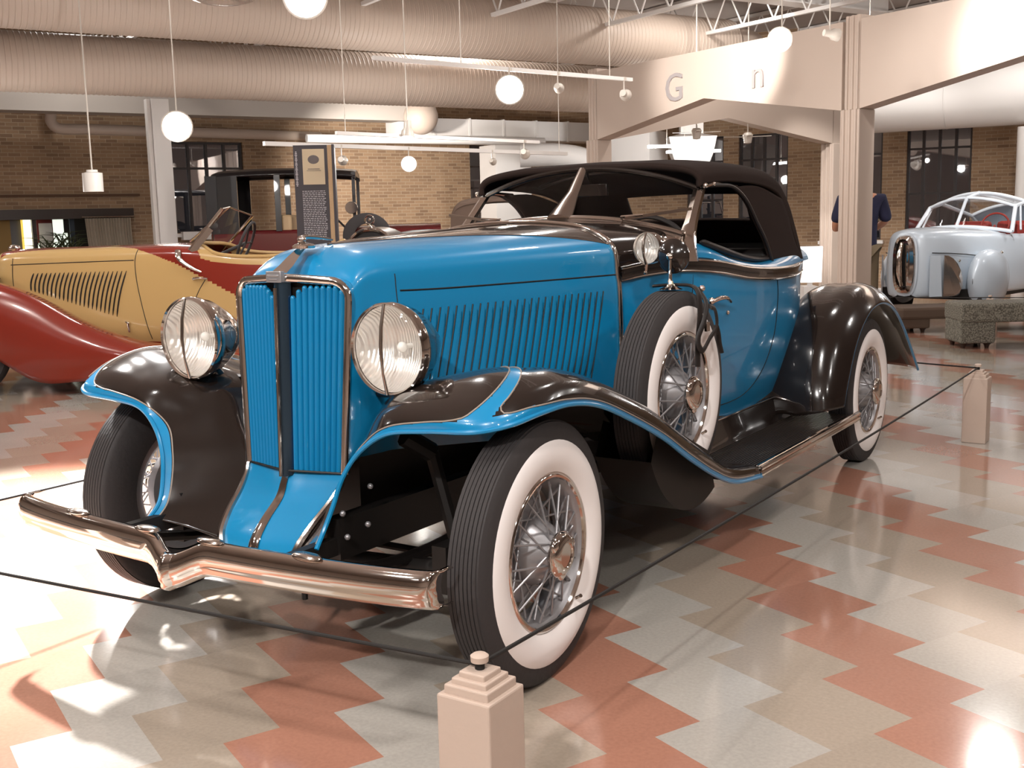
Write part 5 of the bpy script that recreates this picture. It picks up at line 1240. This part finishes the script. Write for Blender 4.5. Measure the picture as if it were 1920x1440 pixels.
# fenders and wheels
def ywheel(x, y):
    mb = MB(); mb.lathe([(-.06, .22), (-.075, .28), (-.06, .355), (-.03, .37), (.03, .37), (.06, .355), (.075, .28), (.06, .22)], axis='Y', n=40); w_ = obj('wheel', mb, rubber, yc); w_.location = (x, y, .37)
    mb = MB(); mb.lathe([(-.06, .225), (-.05, .20), (-.02, .19), (-.02, .07), (-.08, .06), (-.09, .0)], axis='Y', n=32); obj('rim', mb, chrome_dull, w_)
for x, y in ((.03, -.71), (.03, .71), (3.35, -.71), (3.35, .71)): ywheel(x, y)
for s in (1, -1):
    FS = [(-.62, .30, .52, .30), (-.50, .25, .72, .36), (-.25, .17, .90, .42), (.05, .12, .955, .50), (.35, .12, .90, .30), (.65, .11, .775, .12), (.95, .13, .60, .11), (1.25, .16, .47, .14), (1.6, .20, .38, .18), (2.2, .22, .34, .20), (2.7, .22, .345, .21)]
    rows = []
    for x, yi, zt_, zb_ in FS:
        o_ = .87 if x < 1.3 else .87-.08*(x-1.3)
        rows.append([Vector((x, -s*(o_-.03), zb_)), Vector((x, -s*o_, zb_+(zt_-zb_)*.35)), Vector((x, -s*(o_-.015), zb_+(zt_-zb_)*.7)), Vector((x, -s*(o_-.10), zt_-.02)), Vector((x, -s*(o_-.22), zt_)), Vector((x, -s*(.50), zt_-.03)), Vector((x, -s*.36, zt_-.10))])
    mb = MB(); mb.grid(loft(rows, 8, 5)); obj('front_fender', mb, redp, yc, solid=.006)
    RS = [(2.65, .38, .30), (2.85, .60, .26), (3.1, .80, .3), (3.4, .86, .42), (3.7, .80, .3), (4.0, .62, .26), (4.3, .42, .26)]
    rows = [[Vector((x, -s*.84, zb_)), Vector((x, -s*.87, (zb_+zt_)/2)), Vector((x, -s*.80, zt_-.02)), Vector((x, -s*.65, zt_)), Vector((x, -s*.42, zt_-.08))] for x, zt_, zb_ in RS]
    mb = MB(); mb.grid(loft(rows, 6, 5)); obj('rear_fender', mb, redp, yc, solid=.006)
    mb = MB(); mb.lathe([(.0, .10), (.03, .105), (.12, .09), (.2, .05), (.24, 0)], axis='X', n=24); mb.v = [(v[0]+.0, v[1]-s*.42, v[2]+.93) for v in mb.v]; obj('headlamp', mb, black, yc)
mb = MB(); mb.tube([(.08, 0, .45), (.07, 0, .8), (.085, 0, 1.0), (.16, 0, 1.14)], .02, 8)
for k in range(-7, 8): mb.tube([(.115+.0009*k*k, .022*k, .50), (.10+.0009*k*k, .022*k, .9), (.13+.001*k*k, .022*k, 1.03)], .006, 5)
obj('grille', mb, chrome, yc); mb = MB(); mb.ball((.19, 0, 1.17), .035, 12, 8, sc=(1.6, .6, .8)); obj('hood_ornament', mb, chrome, yc)

# ================================================================ the pale blue finned coupe on the right
pal = mat('pale_blue_paint', rgb(188, 198, 208), .3, .1, .5); wframe = mat('white_frame', rgb(198, 206, 214), .35, 0, .5)
lX = RH*.69 - FH*.72
pcz = thing('coupe', 'pale silver-blue postwar coupe with a tall oval chrome grille and separate wheel pods', 'car', V(4.52, 12.65, 0), math.atan2(lX.y, lX.x))
def psec(y, w, zt, zb):
    return [Vector((w*.72, y, zb)), Vector((w*.93, y, zb+.05)), Vector((w, y, zb+(zt-zb)*.40)), Vector((w*.97, y, zb+(zt-zb)*.68)), Vector((w*.84, y, zb+(zt-zb)*.90)), Vector((w*.50, y, zt-.015)), Vector((0, y, zt))]
PS = [(-.02, .10, .98, .36), (.0, .17, 1.05, .335), (.06, .25, 1.085, .325), (.2, .34, 1.10, .32), (.5, .44, 1.11, .31), (.9, .54, 1.10, .30), (1.3, .61, 1.085, .30), (1.8, .63, 1.06, .30), (2.4, .61, 1.05, .30), (3.0, .56, 1.03, .30), (3.7, .46, .93, .32), (4.3, .28, .72, .36), (4.6, .1, .5, .4)]
PG = loft([psec(*s_) for s_ in PS], 8, 6)
def pc_f(p): return None if (1.36 < p.y < 2.9 and abs(p.x) < .50 and p.z > .95) else 0
mb = MB(); pgrid(mb, PG, pc_f); pgrid(mb, mirror(PG), pc_f); obj('body', mb, pal, pcz)
mb = MB(); mb.box((0, 2.1, .34), (1.1, 3.2, .12)); obj('underside_shadow', mb, chassis, pcz)  # dark slab added as the shadow along the coupe's underside
# nose cap and grille
mb = MB(); G = []
for k in range(25):
    a = 2*PI*k/24; G.append([Vector((.15*math.copysign(abs(math.cos(a))**.6, math.cos(a))*q, -.03-.05*(1-q), .70+.36*math.copysign(abs(math.sin(a))**.75, math.sin(a))*q)) for q in (1, .93, .86, .8)])
mb.grid(G); obj('grille_surround', mb, pal, pcz)
mb = MB(); G = []
for k in range(25):
    a = 2*PI*k/24; sy = math.copysign(abs(math.sin(a))**.75, math.sin(a)); cx_ = math.copysign(abs(math.cos(a))**.6, math.cos(a)); G.append([Vector((.132*cx_, -.035, .70+.335*sy)), Vector((.124*cx_, -.08, .70+.32*sy)), Vector((.085*cx_, -.095, .70+.29*sy)), Vector((.07*cx_, -.05, .70+.265*sy))])
mb.grid(G)
mb.tube([(-.02, -.06, .46), (-.03, -.10, .6), (-.03, -.11, .8), (-.015, -.08, .95)], [.02, .035, .035, .02], 10)
mb.tube([(.05, -.05, .46), (.05, -.075, .7), (.045, -.06, .92)], .022, 8); obj('grille', mb, chrome, pcz)
mb = MB(); mb.ball((0, -.03, .70), .09, 16, 12, sc=(1., .25, 2.7)); obj('grille_opening', mb, chassis, pcz)
# chrome scoops on the flanks of the nose and the lower side panel line
for s in (1, -1):
    mb = MB(); mb.prism([(s*.365, .16, .34), (s*.365, .16, .80), (s*.39, .21, .795), (s*.42, .27, .76), (s*.445, .33, .70), (s*.465, .38, .61), (s*.475, .40, .52), (s*.475, .40, .44), (s*.46, .36, .37), (s*.43, .30, .34)], (s*.012, -.012, 0)); obj('side_scoop', mb, chrome, pcz, smooth=False)
    if s > 0: mb = MB(); mb.prism([(s*.27, .02, .34), (s*.27, .02, .80), (s*.34, .11, .80), (s*.36, .14, .34)], (s*.012, -.012, 0)); obj('scoop_blade', mb, pal, pcz, smooth=False)
    mb = MB(); mb.tube([Vector((s*(x+.006), y, z)) for x, y, z in [(.27, .06, .83), (.37, .25, .82), (.46, .5, .80), (.55, .85, .76), (.60, 1.1, .74)]], .006, 6); obj('panel_line', mb, chassis, pcz)
    mb = MB(); mb.ball((s*.43, .42, .73), .015, 8, 6); mb.ball((s*.62, 1.1, .80), .018, 8, 6); obj('side_lamp', mb, chrome, pcz)
    # wheel pod: upright rounded shell over the front wheel
    for yy, nm in ((.73 if s > 0 else 1.0, 'wheel_pod'), (3.1, 'rear_pod')):
        G = []; xx = s*(.60 if nm == 'wheel_pod' else .56)
        for i in range(15):
            t = i/14; ly = -.34+.95*t; e = (math.sin(PI*min(1, t*1.25+.0))**.5 if t < .4 else math.cos((t-.4)/.6*PI/2)**.75) if 0 < t < 1 else .02
            e = max(.02, e); zc_ = .50 if t < .6 else .50+.05*(t-.6); G.append([Vector((xx+.17*e*math.cos(a), yy+ly, zc_+(.35 if math.sin(a) > 0 else .36)*e**.6*math.sin(a))) for a in [2*PI*k/24 for k in range(24)]])
        mb = MB(); mb.grid(G, wrapu=True); obj(nm, mb, pal, pcz)
        mb = MB(); mb.lathe([(-.07, .0), (-.07, .28), (-.05, .30), (.05, .30), (.07, .28), (.07, 0)], axis='X', n=28); w_ = obj('wheel', mb, rubber, pcz); w_.location = (xx, yy+.02, .30)
        mb = MB(); mb.tube([(xx, yy, .62), (s*.40, yy+.1, .62)], .04, 8); obj('pod_strut', mb, chrome_dull, pcz)
# greenhouse: white screen frame, glazed top, side windows
def arc(y0, x1, z0, z1, bow, n=16): return [Vector((x1*(2*k/n-1), y0+bow*(2*k/n-1)**2, z0+(z1-z0)*(1-(2*k/n-1)**2))) for k in range(n+1)]
base = arc(1.25, .60, 1.035, 1.10, .16); top = arc(1.52, .53, 1.33, 1.445, .14); ridge = arc(1.85, .53, 1.38, 1.50, .12); back = arc(2.9, .50, 1.22, 1.36, -.1)
for nm, L_, r in (('screen_base_frame', base, .022), ('screen_top_frame', top, .018), ('roof_bow', ridge, .022), ('roof_bow', back, .02)):
    mb = MB(); mb.tube(L_, r, 8); obj(nm, mb, wframe, pcz)
for L_, nm, r in (([base[8]+Vector((0, -.03, -.10)), base[8], top[8], ridge[8]], 'screen_centre_post', .02), ([base[0], top[0], ridge[0], back[0], Vector((-.52, 3.2, 1.02))], 'side_frame', .026), ([base[16], top[16], ridge[16], back[16], Vector((.52, 3.2, 1.02))], 'side_frame', .026), ([ridge[8], back[8]], 'roof_spine', .03), ([Vector((.62, 1.62, 1.05)), Vector((.54, 1.78, 1.36))], 'quarter_post', .012), ([Vector((-.62, 1.62, 1.05)), Vector((-.54, 1.78, 1.36))], 'quarter_post', .012)):
    mb = MB(); mb.tube(L_, r, 8); obj(nm, mb, wframe, pcz)
mb = MB(); mb.grid([base, top]); obj('screen_glass', mb, windglass, pcz); mb = MB(); mb.grid([top, ridge, back]); obj('roof_glass', mb, windglass, pcz)
mb = MB(); G = [[Vector((x, y, z)) for x, z in ((-.52, 1.20), (-.50, 1.26), (-.3, 1.34), (0, 1.36), (.3, 1.34), (.50, 1.26), (.52, 1.20))] for y in (2.78, 2.9)]; 
mb.grid([[p for p in back], [Vector((p.x, 3.5, 1.0+.02*(1-(p.x/.5)**2))) for p in back]]); obj('fastback', mb, pal, pcz)
rint = mat('red_upholstery', rgb(128, 36, 28), .6)
mb = MB(); mb.box((-.28, 2.35, .88), (.46, .18, .54)); mb.box((.28, 2.35, .88), (.46, .18, .54)); mb.box((0, 2.1, .70), (1.1, .5, .16)); obj('seat', mb, rint, pcz, bevel=.05)
mb = MB(); mb.box((0, 1.52, .98), (1.04, .12, .14)); mb.box((0, 1.9, .45), (1.1, 1.4, .04)); obj('dashboard', mb, rint, pcz, bevel=.03)
mb = MB(); mb.tube([Vector((.26+.17*math.cos(a), 1.74+.04*math.sin(a), 1.10+.15*math.sin(a))) for a in [2*PI*k/24 for k in range(24)]], .012, 8, closed=True); mb.tube([(.26, 1.74, 1.10), (.26, 1.55, 1.0)], .015, 6); obj('steering_wheel', mb, rint, pcz)

# ================================================================ dark old cars far behind
maroon = mat('maroon_paint', rgb(92, 22, 26), .25, 0, .6); dkblue = mat('near_black_paint', rgb(26, 22, 24), .3, 0, .3); tan_l = mat('tan_leather', rgb(196, 168, 132), .6); brown_c = mat('brown_canvas', rgb(118, 98, 86), .85)
def oldwheel(par, x, y, r=.38):
    mb = MB(); mb.lathe([(-.06, r*.62), (-.07, r*.8), (-.05, r), (.05, r), (.07, r*.8), (.06, r*.62)], axis='Y', n=32); w_ = obj('wheel', mb, rubber, par); w_.location = (x, y, r)
    mb = MB(); mb.lathe([(-.05, r*.64), (-.03, r*.5), (-.03, r*.15), (-.07, .0)], axis='Y', n=24); obj('rim', mb, steel, w_)
# limousine: local x to the right (its front), y away
lim = thing('limousine', 'tall maroon and black antique limousine with a tan seat, partly hidden by the info panel', 'car', at(548, 420, 16.4)*Vector((1, 1, 0)), -YAW+.08); lim.scale = (1.14, 1.0, 1.08)
for x in (-1.15, 1.75):
    for y in (-.66, .66): oldwheel(lim, x, y)
mb = MB(); G = [[Vector((x, y, z)) for x, z in ((-.92, 1.83), (-.86, 1.90), (-.4, 1.93), (.3, 1.93), (.80, 1.90), (.86, 1.86))] for y in (-.62, -.5, 0, .5, .62)]
for r_, dz in zip(G, (-.06, 0, .04, 0, -.06)):
    for p in r_: p.z += dz
mb.grid(loft(G, 4, 4)); obj('roof', mb, dkblue, lim, solid=.03)
for y in (-.62, .62): mb = MB(); mb.box((-.76, y, 1.45), (.30, .03, .8)); obj('quarter_panel', mb, leather, lim, smooth=False)
for x in (-.90, -.62, -.10, .22):
    for y in (-.62, .62): mb = MB(); mb.box((x, y, 1.50), (.07 if x > -.8 else .14, .05, .72)); obj('pillar', mb, dkblue, lim, smooth=False)
mb = MB(); mb.box((-.90, 0, 1.45), (.06, 1.2, .80)); obj('rear_panel', mb, dkblue, lim, smooth=False)
mb = MB(); mb.box((-.36, 0, .88), (1.15, 1.28, .55)); mb.box((.50, 0, .80), (.60, 1.22, .40)); obj('body', mb, maroon, lim, bevel=.05)
G = [[Vector((x, s_*w_, z)) for s_, z in ((-1, .62), (-1.02, .85), (-.85, 1.12), (0, 1.20), (.85, 1.12), (1.02, .85), (1, .62))] for x, w_ in ((.78, .60), (1.1, .50), (1.9, .40))]
mb = MB(); mb.grid(loft(G, 4, 4)); obj('hood', mb, maroon, lim)
mb = MB(); mb.box((-.02, -.30, 1.22), (.14, .55, .26)); mb.box((.12, -.1, 1.08), (.5, 1.0, .12)); mb.box((-.02, .30, 1.22), (.14, .55, .26)); obj('seat', mb, tan_l, lim, bevel=.04)
for y in (-.5, .5):
    mb = MB(); mb.box((.83, y*1.16, 1.50), (.04, .05, .72)); obj('windscreen_post', mb, dkblue, lim, smooth=False)
mb = MB(); mb.box((.83, 0, 1.86), (.05, 1.2, .05)); mb.box((.83, 0, 1.22), (.05, 1.2, .05)); obj('windscreen_frame', mb, dkblue, lim, smooth=False)
mb = MB(); mb.tube([Vector((.50+.03*math.sin(a), -.30+.19*math.cos(a), 1.38+.19*math.sin(a))) for a in [2*PI*k/24 for k in range(24)]], .014, 8, closed=True); mb.tube([(.5, -.3, 1.38), (.75, -.3, 1.1)], .015, 6); obj('steering_wheel', mb, rubber, lim)
mb = MB(); mb.lathe([(-.02, 0), (-.02, .075), (.01, .08), (.02, 0)], axis='Y', n=20); m_ = obj('side_mirror', mb, chrome, lim); m_.location = (.80, -.72, 1.42)
mb = MB(); mb.lathe([(-.05, .16), (-.07, .22), (-.05, .30), (.05, .30), (.07, .22), (.05, .16)], axis='Y', n=32); m_ = obj('spare_tyre', mb, rubber, lim); m_.location = (.98, -.70, 1.05)
for y in (-.66, .66):
    mb = MB(); mb.tube(crom([(1.35, y, .40), (1.45, y, .72), (1.75, y, .86), (2.05, y, .72), (2.2, y, .42)], 5), .09, 10, flat=.4); mb.tube(crom([(-1.55, y, .40), (-1.45, y, .72), (-1.15, y, .86), (-.85, y, .72), (-.7, y, .42)], 5), .09, 10, flat=.4); obj('fender', mb, dkblue, lim)
    mb = MB(); mb.box((.35, y*1.05, .36), (2.2, .28, .05)); obj('running_board', mb, dkblue, lim, smooth=False)
# classic with the winged ornament: faces the viewer
fx = thing('classic_car', 'dark classic car facing the viewer with a chrome ring ornament on its radiator cap', 'car', at(694, 440, 11.6)*Vector((1, 1, 0)), -YAW+.05)
for x in (-.68, .68):
    for y in (.15, 3.1):
        mb = MB(); mb.lathe([(-.06, .23), (-.07, .3), (-.05, .37), (.05, .37), (.07, .3), (.06, .23)], axis='X', n=28); w_ = obj('wheel', mb, rubber, fx); w_.location = (x, y, .37)
RP = [(-.235, .50), (-.245, .95), (-.225, 1.10), (-.12, 1.215), (0, 1.245), (.12, 1.215), (.225, 1.10), (.245, .95), (.235, .50)]
mb = MB(); mb.tube(crom([(x, 0, z) for x, z in RP], 4), .024, 8); mb.tube([(-.235, 0, .5), (.235, 0, .5)], .02, 8); obj('radiator_shell', mb, chrome, fx)
mb = MB(); mb.add([Vector((x, .01, z)) for x, z in RP], [tuple(range(9))]); mb.box((0, .03, .8), (.03, .02, .6)); obj('radiator_core', mb, chassis, fx)
G = [[Vector((x*k_, y, .5+(z-.5)*q)) for x, z in RP] for y, k_, q in ((.02, 1, 1), (.6, 1.2, 1.01), (1.3, 1.6, 1.03))]
mb = MB(); mb.grid(loft(G, 5, 3)); obj('hood', mb, dkblue, fx)
mb = MB(); mb.tube([Vector((.045*math.cos(a), 0, 1.345+.045*math.sin(a))) for a in [2*PI*k/18 for k in range(18)]], .010, 8, closed=True); mb.lathe([(1.245, .035), (1.26, .035), (1.275, .015), (1.30, .010)], axis='Z', n=14); mb.ball((0, 0, 1.345), .016, 8, 6); obj('cap_ornament', mb, chrome, fx)
for s in (1, -1):
    mb = MB(); mb.lathe([(-.02, 0), (-.015, .10), (.0, .115), (.05, .11), (.16, .05), (.19, 0)], axis='Y', n=28); h = obj('headlamp', mb, chrome, fx); h.location = (s*.42, -.12, 1.02)
    mb = MB(); mb.tube([(s*.42, -.05, 1.13), (s*.42, -.05, 1.175), (s*.33, -.05, 1.175)], .012, 8); mb.ball((s*.42, -.05, 1.17), .02, 8, 6); obj('parking_lamp', mb, chrome, fx)
    mb = MB(); mb.tube(crom([(s*.68, -.35, .55), (s*.68, .0, .82), (s*.68, .35, .80), (s*.68, .8, .55), (s*.66, 1.1, .38), (s*.66, 2.6, .36)], 5), .14, 12, flat=.35); obj('fender', mb, dkblue, fx)
mb = MB(); mb.box((0, 2.1, .80), (1.2, 1.8, .6)); obj('body', mb, dkblue, fx, bevel=.15)
mb = MB(); mb.ball((.55, 2.2, 1.06), .42, 20, 10, sc=(1.5, 1.6, .38)); obj('folded_top', mb, leather, fx)
mb = MB(); mb.box((0, 1.32, 1.16), (1.05, .03, .04)); mb.box((0, 1.36, 1.42), (1.0, .03, .03)); mb.tube([(-.5, 1.32, 1.15), (-.48, 1.36, 1.42)], .014, 6); mb.tube([(.5, 1.32, 1.15), (.48, 1.36, 1.42)], .014, 6)
# brown-topped coupe behind the windscreen
bc = thing('convertible', 'dark convertible with a brown canvas top raised, seen past and through the windscreen', 'car', at(935, 420, 19.0)*Vector((1, 1, 0)), -YAW+.0); bc.scale = (1.2, 1.1, 1.10)
for x in (-1.1, 1.7):
    for y in (-.64, .64): oldwheel(bc, x, y)
TSx = [(-.66, 1.08, .50), (-.64, 1.30, .56), (-.55, 1.44, .58), (-.36, 1.50, .58), (0, 1.53, .57), (.35, 1.52, .56), (.50, 1.49, .55)]
G = []
for x, z, w_ in TSx: G.append([Vector((x, s_*w_, z+dz)) for s_, dz in ((-1, -.06), (-.9, .0), (-.4, .03), (0, .035), (.4, .03), (.9, 0), (1, -.06))])
mb = MB(); mb.grid(loft(G, 4, 4)); obj('canvas_top', mb, brown_c, bc, solid=.02)
for y in (-.57, .57): 
    mb = MB(); mb.prism([(-.66, y, 1.05), (-.64, y, 1.30), (-.50, y, 1.45), (-.28, y, 1.45), (-.32, y, 1.06)], (0, .02, 0)); obj('top_quarter', mb, brown_c, bc, smooth=False)
mb = MB(); mb.box((-.05, 0, .80), (1.5, 1.16, .5)); obj('body', mb, dkblue, bc, bevel=.08)
G = [[Vector((x, s_*w_, z)) for s_, z in ((-1, .60), (-1.02, .85), (-.85, 1.06), (0, 1.14), (.85, 1.06), (1.02, .85), (1, .60))] for x, w_ in ((.62, .56), (1.1, .46), (1.9, .36))]
mb = MB(); mb.grid(loft(G, 4, 4)); obj('hood', mb, dkblue, bc)
mb = MB()
for y in (-.54, .54): mb.tube([(.62, y, 1.08), (.50, y, 1.46)], .016, 8)
mb.tube([(.62, -.54, 1.10), (.62, .54, 1.10)], .014, 8); mb.tube([(.50, -.54, 1.46), (.50, .54, 1.46)], .016, 8); obj('windscreen_frame', mb, chrome, bc)
mb = MB(); mb.tube([(-.28, -.58, 1.10), (-.28, -.58, 1.44)], .014, 8); mb.box((.05, 0, 1.12), (.9, .9, .12)); obj('seat', mb, leather, bc)
for y in (-.6, .6):
    mb = MB(); mb.tube(crom([(1.25, y, .38), (1.4, y, .70), (1.7, y, .80), (2.0, y, .68), (2.15, y, .42)], 5), .12, 10, flat=.4); mb.tube(crom([(-1.5, y, .40), (-1.4, y, .70), (-1.1, y, .80), (-.8, y, .68), (-.65, y, .42)], 5), .12, 10, flat=.4); obj('fender', mb, dkblue, bc)
    mb = MB(); mb.lathe([(-.03, .0), (-.02, .10), (.03, .11), (.14, 0)], axis='X', n=20); mb.v = [(-v[0]+1.98, v[1]+y*.7, v[2]+.95) for v in mb.v]; obj('headlamp', mb, chrome, bc)
